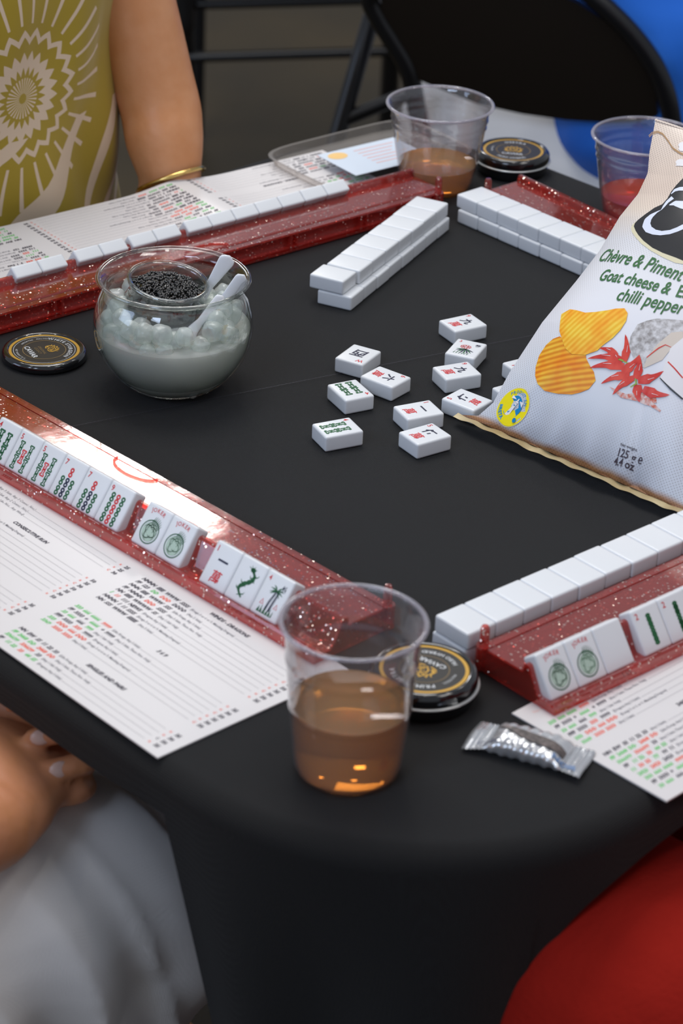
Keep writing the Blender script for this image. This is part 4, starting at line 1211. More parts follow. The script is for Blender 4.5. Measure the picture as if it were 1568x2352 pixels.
class Bag:
    def __init__(self): self.b = MB(); self.lv = {}
    def fill(self, pxs, mi, lv, step=.004, isuv=False):
        """printed patch bounded by a photograph outline, cut into a fine grid so that it follows the film"""
        P = pxs if isuv else [uv(*q) for q in pxs]
        bm = bmesh.new()
        vs = [bm.verts.new((a, c, 0)) for a, c in P]
        f = bm.faces.new(vs)
        x0, x1 = min(a for a, c in P), max(a for a, c in P); y0, y1 = min(c for a, c in P), max(c for a, c in P)
        bmesh.ops.triangulate(bm, faces=bm.faces[:])
        for ax, a0, a1 in ((0, x0, x1), (1, y0, y1)):
            q = a0 + step
            while q < a1:
                co = Vector((q, 0, 0)) if ax == 0 else Vector((0, q, 0)); no = Vector((1, 0, 0)) if ax == 0 else Vector((0, 1, 0))
                bmesh.ops.bisect_plane(bm, geom=bm.verts[:] + bm.edges[:] + bm.faces[:], plane_co=co, plane_no=no)
                q += step
        bm.verts.index_update()
        self.b.add([bag_pt(v.co.x, v.co.y, .0003 + lv * .00012) for v in bm.verts], [[v.index for v in f.verts] for f in bm.faces], mi)
        bm.free()
    def put(self, mb, lv):
        for i, (x, y, z) in enumerate(mb.v): mb.v[i] = bag_pt(x, y, .0003 + lv * .00012)
        self.b.merge(mb)
    def stroke(self, pxs, wpx, mi, lv, closed=False):
        P = [uv(*q) for q in pxs]; k = 1 / 3150
        # refine
        Q = []; Wd = []
        if not hasattr(wpx, '__len__'): wpx = [wpx] * len(P)
        n_ = len(P) if closed else len(P) - 1
        for i in range(n_):
            a, c = P[i], P[(i + 1) % len(P)]; wa, wc = wpx[i], wpx[(i + 1) % len(P)]
            for j in range(5): t_ = j / 5; Q.append((a[0] + (c[0] - a[0]) * t_, a[1] + (c[1] - a[1]) * t_)); Wd.append((wa + (wc - wa) * t_) * k)
        if not closed: Q.append(P[-1]); Wd.append(wpx[-1] * k)
        m = MB().stroke(Q, Wd, mi, closed); self.put(m, lv)
    def text(self, s, A, B, mi, lv, bold=0, shear=0, sx=1):
        a, c = Vector(uv(*A)), Vector(uv(*B)); d = c - a
        size = d.length / glyphs(s, bold, shear, 3)[2] / sx
        m = MB().text(s, a.x, a.y, size, mi, math.atan2(d.y, d.x), 'L', bold, shear, sx=sx, res=3); self.put(m, lv)
Z5 = lambda pts: [(x / 2.556 + 1000, y / 2.556 + 280) for x, y in pts]
Z6 = lambda pts: [(x / 6.914 + 1440, y / 6.914 + 280) for x, y in pts]
g = Bag()
oval = Z6([(108, 1660), (125, 1610), (180, 1555), (290, 1470), (430, 1370), (560, 1310), (640, 1220), (700, 1110), (780, 1010), (885, 900)]) + [(1590, 385), (1640, 360), (1700, 372), (1745, 420), (1750, 480), (1720, 545), (1670, 590), (1620, 606)] + Z6([(885, 2205), (780, 2160), (560, 2080), (400, 2000), (260, 1890), (180, 1800), (135, 1730)])
rim_ = Z6([(60, 1690), (80, 1640), (110, 1610), (180, 1555), (290, 1470), (430, 1370), (560, 1310), (640, 1220), (700, 1110), (780, 1010), (885, 900)]) + [(1590, 385), (1640, 356), (1702, 368), (1750, 418), (1757, 482), (1727, 552), (1675, 599), (1620, 614)] + Z6([(885, 2260), (760, 2240), (560, 2150), (380, 2050), (230, 1940), (130, 1830), (75, 1750)])
g.fill(rim_, 3, 0); g.fill(oval, 1, 1)
g.stroke(Z6([(725, 1205), (640, 1275), (590, 1340), (545, 1400)]), [12, 9, 7, 2], 2, 2)
g.stroke(Z6([(545, 1400), (470, 1440), (385, 1500), (330, 1560), (305, 1640), (340, 1710), (430, 1755), (540, 1772), (680, 1755), (800, 1712), (885, 1672)]) + [(1590, 515), (1625, 500)], [1, 5, 14, 20, 21, 18, 14, 12, 12, 13, 14, 14, 6], 2, 2)
g.stroke(Z6([(700, 1150), (760, 1090), (830, 1068), (885, 1066)]) + [(1600, 432), (1640, 445)], [2, 8, 10, 11, 12, 8], 2, 2)
g.stroke(Z6([(670, 1325), (760, 1295), (885, 1320)]) + [(1600, 480)], [2, 14, 22, 20], 2, 2)
g.b.build("brand_emblem", BI, bag, angle=180); g = Bag()
g.text("Chèvre & Piment", (1371, 600), (1562, 647), 0, 1, .014, .12, .74)
g.text("d'Espelette", (1575, 651), (1690, 680), 0, 1, .014, .12, .74)
g.text('Goat cheese &', (1372, 644), (1534, 677), 0, 1, .018, .1, .74)
g.text('Espelette', (1549, 681), (1672, 710), 0, 1, .018, .1, .74)
g.text('chilli pepper', (1412, 689), (1567, 724), 0, 1, .014, .16, .74)
g.b.build('flavour_lettering', BI, bag, angle=180); g = Bag()
chip2 = Z5([(730, 1260), (690, 1275), (650, 1310), (610, 1370), (588, 1440), (585, 1490), (600, 1540), (640, 1580), (720, 1598), (800, 1602), (850, 1590), (900, 1570), (940, 1520), (930, 1470), (905, 1430), (885, 1390), (880, 1350), (790, 1310)])
chip1 = Z5([(740, 1130), (790, 1102), (830, 1108), (880, 1122), (940, 1118), (1010, 1108), (1060, 1098), (1110, 1096), (1129, 1125), (1120, 1170), (1085, 1225), (1040, 1272), (985, 1312), (950, 1345), (880, 1370), (800, 1365), (762, 1330), (745, 1280), (728, 1230), (732, 1180)])
g.fill(chip2, 5, 1); g.fill(chip1, 4, 3)
rind = Z5([(1135, 1330), (1145, 1260), (1185, 1190), (1240, 1168), (1300, 1155), (1380, 1160), (1452, 1165)]) + [(1620, 745), (1640, 770)] + Z5([(1452, 1240), (1385, 1240), (1300, 1310), (1240, 1390), (1222, 1445), (1170, 1400)])
g.fill(rind, 8, 0)
g.fill(Z5([(1222, 1448), (1240, 1390), (1300, 1310), (1385, 1238), (1452, 1232), (1452, 1310), (1390, 1325), (1330, 1400)]), 9, 1)
g.fill(Z5([(1318, 1505), (1345, 1420), (1380, 1330), (1452, 1270)]) + [(1600, 800), (1640, 880), (1610, 930)] + Z5([(1452, 1625)]), 15, 2)
g.stroke(Z5([(1365, 1410), (1400, 1445), (1452, 1505)]), [3, 3, 3], 6, 3)
g.stroke(Z5([(1240, 1385), (1310, 1330), (1350, 1310), (1385, 1325)]), [2, 3, 2, 1], 6, 3)
g.stroke(Z5([(1318, 1505), (1380, 1570), (1452, 1630)]), [2, 4, 4], 1, 3)
g.fill(Z5([(1020, 1555), (1120, 1600), (1200, 1590), (1290, 1600), (1300, 1650), (1240, 1665), (1180, 1640), (1090, 1620)]), 14, 1)
g.stroke(Z5([(1220, 1640), (1270, 1660), (1320, 1700)]), [8, 10, 4], 14, 1)
PEP = [((1060, 1365), (962, 1330), 40), ((1050, 1350), (1090, 1400), 30), ((1105, 1410), (1115, 1250), 52), ((1100, 1400), (893, 1392), 46), ((1105, 1440), (905, 1447), 56), ((1140, 1488), (972, 1540), 50), ((1095, 1470), (1200, 1370), 60), ((1165, 1505), (1040, 1605), 48), ((1175, 1510), (1195, 1368), 54), ((1190, 1520), (1340, 1465), 56), ((1190, 1545), (1200, 1648), 60), ((1220, 1570), (1375, 1605), 58)]
for (bx_, by_), (tx_, ty_), wd_ in PEP:
    A = Z5([(bx_, by_)])[0]; T = Z5([(tx_, ty_)])[0]
    dx, dy = T[0] - A[0], T[1] - A[1]; nx, ny = -dy, dx; q_ = math.hypot(dx, dy)
    pts = []; wds = []
    for i in range(9):
        t_ = i / 8; bend = .08 * math.sin(PI * t_)
        pts.append((A[0] + dx * t_ + nx * bend, A[1] + dy * t_ + ny * bend)); wds.append(wd_ / 2.556 * (math.sin(PI * min(1, t_ * .62 + .22)) ** 1.0 if t_ < .97 else .05) * (1.05 - t_ * .75 if t_ > .4 else 1) * 1.05)
    g.stroke(pts, wds, 6, 4)
    g.stroke([(A[0] + dx * .35 + nx * .10, A[1] + dy * .35 + ny * .10), (A[0] + dx * .6 + nx * .12, A[1] + dy * .6 + ny * .12)], [1.2, .6], 15, 6)
g.stroke(Z5([(1105, 1405), (1075, 1395), (1130, 1420)]), [3, 3, 2], 7, 6)
g.stroke(Z5([(1175, 1510), (1180, 1540), (1145, 1560)]), [3, 4, 2], 7, 6)
g.b.build('food_picture', BI, bag, angle=180); g = Bag()
# badge
c0 = Vector(uv(1178, 934)); rr = (Vector(uv(1211, 940)) - c0).length
m = MB(); m.disc(c0.x, c0.y, rr * 1.06, rr * 1.04, 10, 48)
m.ring(c0.x, c0.y, rr * 1.07, rr * .03, 3, 48)
g.put(m, 1)
m = MB(); m.disc(c0.x, c0.y, rr * .62, mi=11, seg=40)
g.put(m, 2)
ra = -.28
m = MB()
def bz(x, y): return (c0.x + rr * (x * math.cos(ra) - y * math.sin(ra)), c0.y + rr * (x * math.sin(ra) + y * math.cos(ra)))
for pl in ([(-.16, -.56), (.10, -.58), (.16, .22), (.02, .22)], [(-.02, .26), (.2, .26), (.2, .34), (-.02, .34)], [(.03, .36), (.15, .36), (.13, .5), (.05, .5)], [(-.05, .40), (-.5, .30), (-.5, .48)], [(.22, .42), (.56, .22), (.5, .50)]):
    m.poly([bz(*q) for q in pl], 15)
g.put(m, 3)
m = MB()
for q0, q1 in (((-.08, -.4), (-.02, -.28)), ((.0, -.15), (.03, -.05)), ((.05, .05), (.07, .13))): m.stroke([bz(*q0), bz(*q1)], rr * .09, 11)
m.arc_text('PRODUIT EN', c0.x, c0.y, rr * .74, PI / 2 + ra + .0, rr * .25, 11, bold=.01)
m.arc_text('BRETAGNE', c0.x, c0.y, rr * .94, -PI / 2 + ra - .35, rr * .30, 11, bold=.03, inward=True)
m.disc(*bz(.62, -.50), rr * .13, mi=11, seg=16)
g.put(m, 4)
g.b.build('origin_badge', BI, bag, angle=180); g = Bag()
g.text('Net weight', (1424, 1024), (1462, 1038), 12, 1, .01)
g.text('125 g ℮', (1415, 1047), (1473, 1067), 12, 1, .02, sx=.85)
g.text('4.4 oz', (1409, 1068), (1455, 1083), 12, 1, .025, sx=.85)
g.b.build('weight_lettering', BI, bag, angle=180); g = Bag()
for o_ in (0, 3):
    g.stroke([(x + o_ * .4, y + o_) for x, y in Z6([(345, 225), (400, 170), (480, 150), (560, 185), (640, 285), (720, 410), (820, 480), (885, 510)])], 2.2, 13, 2)
g.fill(Z6([(885, 320), (840, 335), (808, 370), (830, 400), (815, 430), (840, 465), (885, 470)]) + [(1600, 350), (1600, 325)], 15, 1)
g.fill(Z6([(885, 600), (850, 590), (790, 610), (770, 640), (785, 680), (765, 700), (885, 705)]) + [(1600, 385), (1600, 372)], 15, 1)
g.b.build('string_and_tag_print', BI, bag, angle=180)
# scrap of small lettering on the back film that shows under the seal
m = MB(); m.text('3660728 CRISPS', .095, -.0035, .0032, 0, bold=.01); m.v = [(x, y, .0016 + .0003) for x, y, _ in m.v]
m.build('seal_lettering', BI[12], bag, smooth=False)
# ------------------------------------------------------------------ people
def skin_mat(name, c, c2):
    return mat(name, c, .42, sss=.12, sssr=(.012, .005, .003), spec=.4, noise_mix=(38, c2, .8), bump=(160, .25, .0012))
M_SKIN1 = skin_mat('tanned_skin', (.56, .245, .105), (.62, .30, .15))
M_SKIN2 = skin_mat('warm_skin', (.52, .22, .10), (.58, .25, .14))
M_HAIR = mat('blond_hair', (.42, .30, .16), .5, bump=(300, .6, .002))
M_DHAIR = mat('dark_hair', (.03, .02, .015), .5, bump=(300, .6, .002))
M_NAIL = mat('pale_nail', (.62, .42, .36), .25)

def remesh(b, name, m, parent, voxel=.005, sm=4, mw=None, edit=None):
    me = b.mesh('work', m, smooth=False)
    o = bpy.data.objects.new('work', me); COL.objects.link(o)
    r = o.modifiers.new('r', 'REMESH'); r.mode = 'VOXEL'; r.voxel_size = voxel
    if sm:
        q = o.modifiers.new('s', 'SMOOTH'); q.factor = .5; q.iterations = sm
    dg = bpy.context.evaluated_depsgraph_get()
    n2 = bpy.data.meshes.new_from_object(o.evaluated_get(dg)); n2.name = name
    bpy.data.objects.remove(o)
    if edit:
        pairs = [(v.co.copy(), v.normal.copy()) for v in n2.vertices]
        flat = [x for c_, n_ in pairs for x in edit(c_, n_)]
        n2.vertices.foreach_set('co', flat)
    n2.materials.clear()
    for x in (m if isinstance(m, (list, tuple)) else [m]): n2.materials.append(x)
    n2.polygons.foreach_set('use_smooth', [True] * len(n2.polygons))
    o = bpy.data.objects.new(name, n2); COL.objects.link(o)
    if parent is not None: o.parent = parent
    return o
def V(*a): return Vector(a)
def limb(b, pts, rad, ref=(1, 0, 0), seg=18):
    """smooth tube through joints, rounded ends"""
    P = [Vector(p) for p in pts]; k = len(P); Q = []; Rr = []
    R_ = [r if hasattr(r, '__len__') else (r, r) for r in rad]
    for i in range(k - 1):
        p0 = P[max(i - 1, 0)]; p1 = P[i]; p2 = P[i + 1]; p3 = P[min(i + 2, k - 1)]
        for j in range(6):
            t = j / 6
            Q.append(.5 * ((2 * p1) + (-p0 + p2) * t + (2 * p0 - 5 * p1 + 4 * p2 - p3) * t * t + (-p0 + 3 * p1 - 3 * p2 + p3) * t ** 3))
            Rr.append(tuple(R_[i][a] + (R_[i + 1][a] - R_[i][a]) * (t * t * (3 - 2 * t)) for a in (0, 1)))
    Q.append(P[-1]); Rr.append(R_[-1])
    d0 = (Q[1] - Q[0]).normalized(); d1 = (Q[-1] - Q[-2]).normalized()
    q0 = [Q[0] - d0 * min(Rr[0]) * s_ for s_ in (.95, .7)]; r0 = [tuple(x * s_ for x in Rr[0]) for s_ in (.3, .72)]
    q1 = [Q[-1] + d1 * min(Rr[-1]) * s_ for s_ in (.7, .95)]; r1 = [tuple(x * s_ for x in Rr[-1]) for s_ in (.72, .3)]
    b.tube(q0 + Q + q1, r0 + Rr + r1, seg, ref=ref)
def hand(b, wrist, fdir, back, side, curl=.5, sc=1.0, spread=.02, thumb_in=.4, nails=None):
    """wrist point, direction of the fingers, outward direction of the back of the hand; side +1 puts the thumb on fdir x back"""
    f = Vector(fdir).normalized(); k = Vector(back); k = (k - f * k.dot(f)).normalized(); t = f.cross(k) * side
    w = Vector(wrist)
    P = lambda a, c, e: w + (f * a + t * c + k * e) * sc
    limb(b, [P(-.01, 0, 0), P(.03, 0, .002), P(.065, 0, .003), P(.090, -.002, 0)], [(.027 * sc, .019 * sc), (.034 * sc, .018 * sc), (.040 * sc, .016 * sc), (.040 * sc, .012 * sc)], ref=tuple(t))
    L = [(.030, .044, .026, .020, .0088), (.010, .050, .030, .022, .0090), (-.011, .046, .027, .021, .0086), (-.031, .036, .021, .018, .0076)]
    for i, (c, a1, a2, a3, r) in enumerate(L):
        cu = curl[i] if hasattr(curl, '__len__') else curl
        ang = .25 * cu * PI / 2 * 1.6; p = P(.084 - abs(c - .008) * .18, c, .001); pts = [P(.062, c * .9, 0), p]; sp_ = (c - .0) * spread * 10
        for ln, da in ((a1, 1.0), (a2, 1.15), (a3, .7)):
            d = (f * math.cos(ang) - k * math.sin(ang) + t * sp_ * .1)
            p = p + d * ln * sc; pts.append(p); ang += cu * da * 1.35
        limb(b, pts, [r * 1.05 * sc, r * 1.12 * sc, r * sc, r * .95 * sc, r * .78 * sc], seg=12)
        if nails is not None:
            nn = (k * math.cos(ang - cu * .7 * 1.35) + f * math.sin(ang - cu * .7 * 1.35))
            nails.append((pts[-1] - (pts[-1] - pts[-2]).normalized() * .004 * sc + nn * r * .62 * sc, (pts[-1] - pts[-2]).normalized(), nn, r * sc))
    limb(b, [P(.012, .022, -.004), P(.036, .044, -.010), P(.062, .052 - .02 * thumb_in, -.018 - .01 * thumb_in), P(.086, .046 - .05 * thumb_in, -.024 - .014 * thumb_in)], [.015 * sc, .0135 * sc, .0105 * sc, .0085 * sc], seg=12)
    return P

def person(label, x, y, rz, skin, hair, hairlen, dims, arms, voxel=.0055):
    """seated figure; local +y is forward, origin on the floor under the hips; arms in local coordinates"""
    o = thing('person', label, 'person', (x, y, FLOOR), rz)
    b = MB()
    hw = dims.get('hw', .165); L = dims
    kx, ky = L.get('knee', (.10, .47)); fy = L.get('foot', .40)
    lean = L.get('lean', 0)
    # trunk and neck
    T = lambda z, y_=0: (0, y_ + lean * max(0, z - .55), z)
    limb(b, [T(.52), T(.60), T(.72, .01), T(.86, .02), T(.97, .005), T(1.035, -.005)], [(.155, .11), (.155, .11), (.130, .095), (.150, .11), (.160, .095), (.09, .06)])
    limb(b, [T(1.02), T(1.10, .01), T(1.16, .02)], [.056, .050, .052])
    hc = V(*T(1.245, .035))
    b.ball(hc + V(0, 0, .012), (.074, .092, .098)); b.ball(hc + V(0, .026, -.055), (.052, .058, .056))
    b.ball(hc + V(0, .094, -.018), (.012, .018, .020)); b.ball(hc + V(0, .086, .004), (.009, .012, .024))
    for s_ in (-1, 1):
        b.ball(hc + V(s_ * .074, -.004, -.008), (.008, .018, .030))
        b.ball(hc + V(s_ * .034, .070, .024), (.022, .014, .007)); b.ball(hc + V(s_ * .042, .060, -.022), (.022, .020, .018))
    b.ball(hc + V(0, .082, -.052), (.021, .010, .0055)); b.ball(hc + V(0, .081, -.060), (.019, .010, .006))
    # legs
    for s_ in (-1, 1):
        limb(b, [(s_ * .085, .0, .535), (s_ * .09, .15, .545), (s_ * kx, ky, .53)], [.082, .075, .056])
        limb(b, [(s_ * kx, ky, .53), (s_ * kx, (ky + fy) / 2 + .01, .33), (s_ * kx, fy, .09)], [.056, .052, .035])
        limb(b, [(s_ * kx, fy - .03, .055), (s_ * kx, fy + .07, .045), (s_ * kx, fy + .17, .028)], [(.034, .04), (.040, .03), (.036, .02)])
    nails = []
    for sh, el, wr, fd, bk, side, curl, ra in arms:
        limb(b, [V(*T(1.0)) * .25 + Vector(sh) * .75, sh, (Vector(sh) + Vector(el)) / 2, el, (Vector(el) * .6 + Vector(wr) * .4), wr], [.05, .050 * ra, .044 * ra, .038 * ra, .037 * ra, .027 * ra])
        hand(b, wr, fd, bk, side, curl, nails=nails)
    body = remesh(b, 'body', skin, o, voxel, 5)
    for p_, d_, n_, r_ in nails:
        q = MB().ball((0, 0, 0), (r_ * .62, r_ * .85, r_ * .22), 12, 8)
        mm_ = frame(p_, n_.cross(d_) if n_.cross(d_).length > .1 else V(1, 0, 0), d_)
        q.build('fingernail', M_NAIL, o, mw=mm_, angle=180)
    e = MB()
    for s_ in (-1, 1):
        q = MB().ball(hc + V(s_ * .033, .078, .006), (.012, .010, .009), 14, 10)
        q.build('eye', mat('eye_white', (.7, .7, .7), .2), o, angle=180)
        q = MB().ball(hc + V(s_ * .033, .0875, .006), (.005, .002, .005), 12, 8)
        q.build('iris', mat('eye_dark', (.04, .03, .02), .2), o, angle=180)
    q = MB(); q.ball(hc + V(0, -.012, .030), (.083, .096, .094))
    if hairlen: limb(q, [hc + V(0, -.045, .03), hc + V(0, -.075, -.08), hc + V(0, -.075, -.08 - hairlen)], [(.075, .06), (.078, .045), (.05, .025)])
    remesh(q, 'hair', hair, o, .007, 4, edit=lambda c, n_: c if not (c.y > hc.y + .052 and c.z < hc.z + .055) else V(c.x, hc.y + .052, c.z))
    return o, T, hc

def wr_(o_xy, rz, p):       # world point to a person's local frame
    M = Matrix.Translation((o_xy[0], o_xy[1], FLOOR)) @ Matrix.Rotation(rz, 4, 'Z')
    return M.inverted() @ Vector(p)
def nxy(n1, n2): return ((n1 - n2) / R2, (n1 + n2) / R2)
def wrinkle(amp, sc, axis=None):
    def f(c, n_):
        q = Vector((c.x * sc[0], c.y * sc[1], c.z * sc[2]))
        return c + n_ * (amp * (noise.noise(q) + .5 * noise.noise(q * 2.3 + Vector((3, 1, 7)))))
    return f

# --- woman in the yellow and cream dress, upper left
x1, y1 = nxy(1.300, 1.852); RZ1 = math.radians(-135)
L1 = lambda p: wr_((x1, y1), RZ1, p)
sh = L1((-.262, 2.335, .285)); el = L1(aty(362, 225, 2.275)); wr = L1(aty(396, 432, 2.235))
shR = Vector((.18, 0, 1.0)); elR = Vector((.23, .06, .76)); wrR = Vector((.10, .13, .64))
hd = (L1(nxy(1.42, 1.72) + (-.16,)) - wr)
arms1 = [(tuple(sh), tuple(el), tuple(wr), tuple(hd), (-.6, -.6, .2), 1, .35, 1.0), (tuple(shR), tuple(elR), tuple(wrR), (-.7, .6, -.2), (.3, .2, .9), 1, .4, .9)]
P1, T1, hc1 = person('person in a sleeveless mustard and cream patterned dress at upper left, arm hanging at her side', x1, y1, RZ1, M_SKIN1, M_HAIR, .16, dict(knee=(.10, .46), foot=.40), arms1)
P1['label'] = 'person in sleeveless mustard and cream dress seated at upper left'
M_DRESS = bpy.data.materials.new('mustard_cream_print_fabric'); M_DRESS.use_nodes = True
t, n, l = nt(M_DRESS); p = n['Principled BSDF']; p.inputs['Roughness'].default_value = .75; p.inputs['Sheen Weight'].default_value = .2
tc = n.new('ShaderNodeTexCoord'); sp = n.new('ShaderNodeSeparateXYZ'); l.new(tc.outputs['Object'], sp.inputs[0])
def mth(op, a, b=None, c=None):
    q = n.new('ShaderNodeMath'); q.operation = op
    for i, v_ in enumerate((a, b, c)):
        if v_ is None: continue
        if isinstance(v_, (int, float)): q.inputs[i].default_value = v_
        else: l.new(v_, q.inputs[i])
    return q.outputs[0]
def fan(cx, cz, R0, teeth, nr):
    """feather fan: a toothed cream ring, short inner rays and long thin outer rays"""
    dx = mth('SUBTRACT', sp.outputs[0], cx); dz = mth('SUBTRACT', sp.outputs[2], cz)
    r = mth('SQRT', mth('ADD', mth('MULTIPLY', dx, dx), mth('MULTIPLY', dz, dz)))
    a = mth('ARCTAN2', dz, dx)
    tri = mth('ABSOLUTE', mth('SUBTRACT', mth('FRACT', mth('MULTIPLY', a, teeth / 6.2832)), .5))
    rr = mth('ADD', r, mth('MULTIPLY', tri, R0 * .36))
    ring = mth('MULTIPLY', mth('GREATER_THAN', rr, R0 * .62), mth('LESS_THAN', rr, R0 * .92))
    ring2 = mth('MULTIPLY', mth('GREATER_THAN', rr, R0 * 1.22), mth('LESS_THAN', rr, R0 * 1.36))
    rays = mth('GREATER_THAN', mth('SINE', mth('MULTIPLY', a, nr)), .82)
    inner = mth('MULTIPLY', mth('GREATER_THAN', mth('SINE', mth('MULTIPLY', a, nr * 1.0)), .1), mth('MULTIPLY', mth('LESS_THAN', r, R0 * .40), mth('GREATER_THAN', r, R0 * .1)))
    outer = mth('MULTIPLY', rays, mth('MULTIPLY', mth('GREATER_THAN', r, R0 * 1.45), mth('LESS_THAN', r, R0 * 2.4)))
    return mth('MAXIMUM', mth('MAXIMUM', ring, ring2), mth('MAXIMUM', inner, outer))
_f = L1(aty(25, 215, 2.14)); _g2 = L1(aty(20, 470, 2.14))
f1 = fan(_f.x, _f.z, .046, 22, 30); f2 = fan(_f.x + .17, _f.z - .13, .05, 18, 26); f3 = fan(_g2.x - .12, _f.z + .22, .05, 20, 26)
wv = n.new('ShaderNodeTexWave'); wv.wave_type = 'BANDS'; wv.bands_direction = 'DIAGONAL'; wv.inputs['Scale'].default_value = 7; wv.inputs['Distortion'].default_value = 4.5; wv.inputs['Detail'].default_value = 1; wv.inputs['Detail Scale'].default_value = .8
l.new(tc.outputs['Object'], wv.inputs['Vector'])
low = mth('MULTIPLY', mth('GREATER_THAN', wv.outputs['Fac'], .84), mth('LESS_THAN', sp.outputs[2], .81))
allm = mth('MAXIMUM', mth('MAXIMUM', f1, f2), mth('MAXIMUM', f3, low))
mx = n.new('ShaderNodeMix'); mx.data_type = 'RGBA'; mx.inputs[6].default_value = (.43, .30, .010, 1); mx.inputs[7].default_value = (.80, .62, .44, 1)
l.new(allm, mx.inputs[0])
nz = n.new('ShaderNodeTexNoise'); nz.inputs['Scale'].default_value = 7; nz.inputs['Detail'].default_value = 4; l.new(tc.outputs['Object'], nz.inputs['Vector'])
m2 = n.new('ShaderNodeMix'); m2.data_type = 'RGBA'; m2.blend_type = 'MULTIPLY'; m2.inputs[0].default_value = .5; l.new(mx.outputs[2], m2.inputs[6]); l.new(nz.outputs[0], m2.inputs[7])
m3 = n.new('ShaderNodeMix'); m3.data_type = 'RGBA'; m3.blend_type = 'MIX'; m3.inputs[0].default_value = .5; l.new(mx.outputs[2], m3.inputs[6]); l.new(m2.outputs[2], m3.inputs[7])
l.new(m3.outputs[2], p.inputs['Base Color'])
b = MB()
limb(b, [T1(.55), T1(.64), T1(.74, .01), T1(.84, .015), T1(.93, .02), T1(.985, .0)], [(.215, .135), (.205, .132), (.185, .124), (.182, .130), (.180, .125), (.150, .10)], seg=32)
for s_ in (-1, 1):
    limb(b, [(s_ * .085, .0, .55), (s_ * .09, .15, .56), (s_ * .10, .46, .545), (s_ * .10, .50, .45)], [.105, .098, .085, .08])
    limb(b, [(s_ * .10, .48, .52), (s_ * .10, .47, .35), (s_ * .10, .44, .22)], [.085, .09, .10])
    limb(b, [(s_ * .11, .0, .96), (s_ * .13, .0, 1.045)], [(.03, .08), (.022, .03)])
remesh(b, 'dress', M_DRESS, P1, .006, 4, edit=lambda c, n_: c + n_ * (.012 * noise.noise(Vector((c.x * 14, c.y * 14, c.z * 7))) + .004 * math.sin(c.x * 55 + 3 * math.sin(c.z * 14)) * max(0, min(1, (.95 - c.z) * 6))))
M_GOLDB = mat('gold_metal', (.75, .52, .18), .22, metal=1)
wd_ = (wr - el).normalized()
for k in range(3):
    c0_ = wr - wd_ * (.008 - .011 * k) + Vector((.002 * k, 0, 0)); a_ = wd_.cross(Vector((0, 0, 1))).normalized(); a2 = wd_.cross(a_)
    tl_ = wd_ * (.18 - .12 * k)
    a_t = (a_ + tl_).normalized()
    pts = [c0_ + a_t * .032 * math.cos(2 * PI * i / 28) + a2 * .031 * math.sin(2 * PI * i / 28) for i in range(29)]
    q = MB().tube(pts, .0021, 8, caps=False)
    q.build('bangle', M_GOLDB, P1, angle=180)

# --- person with the white trousers and clasped hands, lower left
x2, y2 = nxy(.43, 1.25); RZ2 = math.radians(-45)
L2 = lambda p: wr_((x2, y2), RZ2, p)
vd2 = ray(60, 1740).normalized()
D2 = lambda px, py, off: L2(at(px, py, -.078) + vd2 * off)
dirl = lambda v_: tuple(Matrix.Rotation(-RZ2, 3, 'Z') @ Vector(v_))
wR = D2(-15, 1895, -.004); kR = D2(92, 1655, -.006)
wL = D2(-240, 1735, .038); kL = D2(42, 1730, .032)
camd = dirl(-vd2)
arms2 = [((.185, .0, 1.0), (.235, .02, .73), tuple(wR), tuple(kR - wR), (camd[0] + .1, camd[1], camd[2] + .15), -1, (1.0, 1.02, 1.05, 1.05), 1.05),
         ((-.185, .0, 1.0), (-.235, .06, .74), tuple(wL), tuple(kL - wL + Vector((0, 0, .01))), (-camd[0], -camd[1], -camd[2] + .2), -1, (.72, .76, .80, .86), 1.0)]
P2, T2, hc2 = person('person with clasped hands and pale grey trousers seated at lower left', x2, y2, RZ2, M_SKIN2, M_DHAIR, 0, dict(knee=(.115, .475), foot=.30), arms2, .0032)
M_PALE = fabric('pale_grey_jersey', (.76, .73, .71), 1500, .12, .9, .3, (.68, .655, .64))
b = MB()
limb(b, [(0, .0, .53), (0, 0, .60), (0, .005, .70)], [(.185, .135), (.175, .13), (.155, .12)], seg=24)
for s_ in (-1, 1):
    limb(b, [(s_ * .09, .0, .54), (s_ * .10, .20, .548), (s_ * .118, .40, .540), (s_ * .12, .475, .52), (s_ * .12, .47, .44)], [.108, .102, .094, .088, .085], seg=24)
    limb(b, [(s_ * .12, .46, .50), (s_ * .125, .40, .36), (s_ * .125, .33, .18)], [(.088, .088), (.095, .10), (.10, .11)], seg=24)
def trouser_fold(c, n_):
    d = .0105 * math.sin(c.y * 62 + c.z * 26 + 2.2 * noise.noise(c * 6)) * max(0, min(1, (.64 - c.z) * 6))
    d += .013 * noise.noise(Vector((c.x * 9, c.y * 15, c.z * 6)))
    k = c.y * 1.0 + .35 * (c.z - .5) + .03 * noise.noise(c * 4)
    d += .011 * (1 - abs(math.sin(k * 48))) ** 2 * max(0, min(1, (.66 - c.z) * 5))
    d -= .010 * math.exp(-((c.y - .33 + (c.z - .50) * .9) / .008) ** 2)
    return c + n_ * d
remesh(b, 'trousers', M_PALE, P2, .006, 3, edit=trouser_fold)
b = MB(); limb(b, [T2(.66), T2(.74, .01), T2(.86, .02), T2(.97, .005), T2(1.04, -.005)], [(.165, .125), (.148, .115), (.165, .125), (.175, .11), (.08, .07)])
for s_ in (-1, 1): limb(b, [(s_ * .15, 0, .99), (s_ * .19, .0, 1.0), (s_ * .215, .06, .87)], [.06, .062, .056])
remesh(b, 'shirt', mat('white_shirt', (.6, .59, .57), .85), P2, .007, 4, edit=wrinkle(.006, (10, 10, 8)))

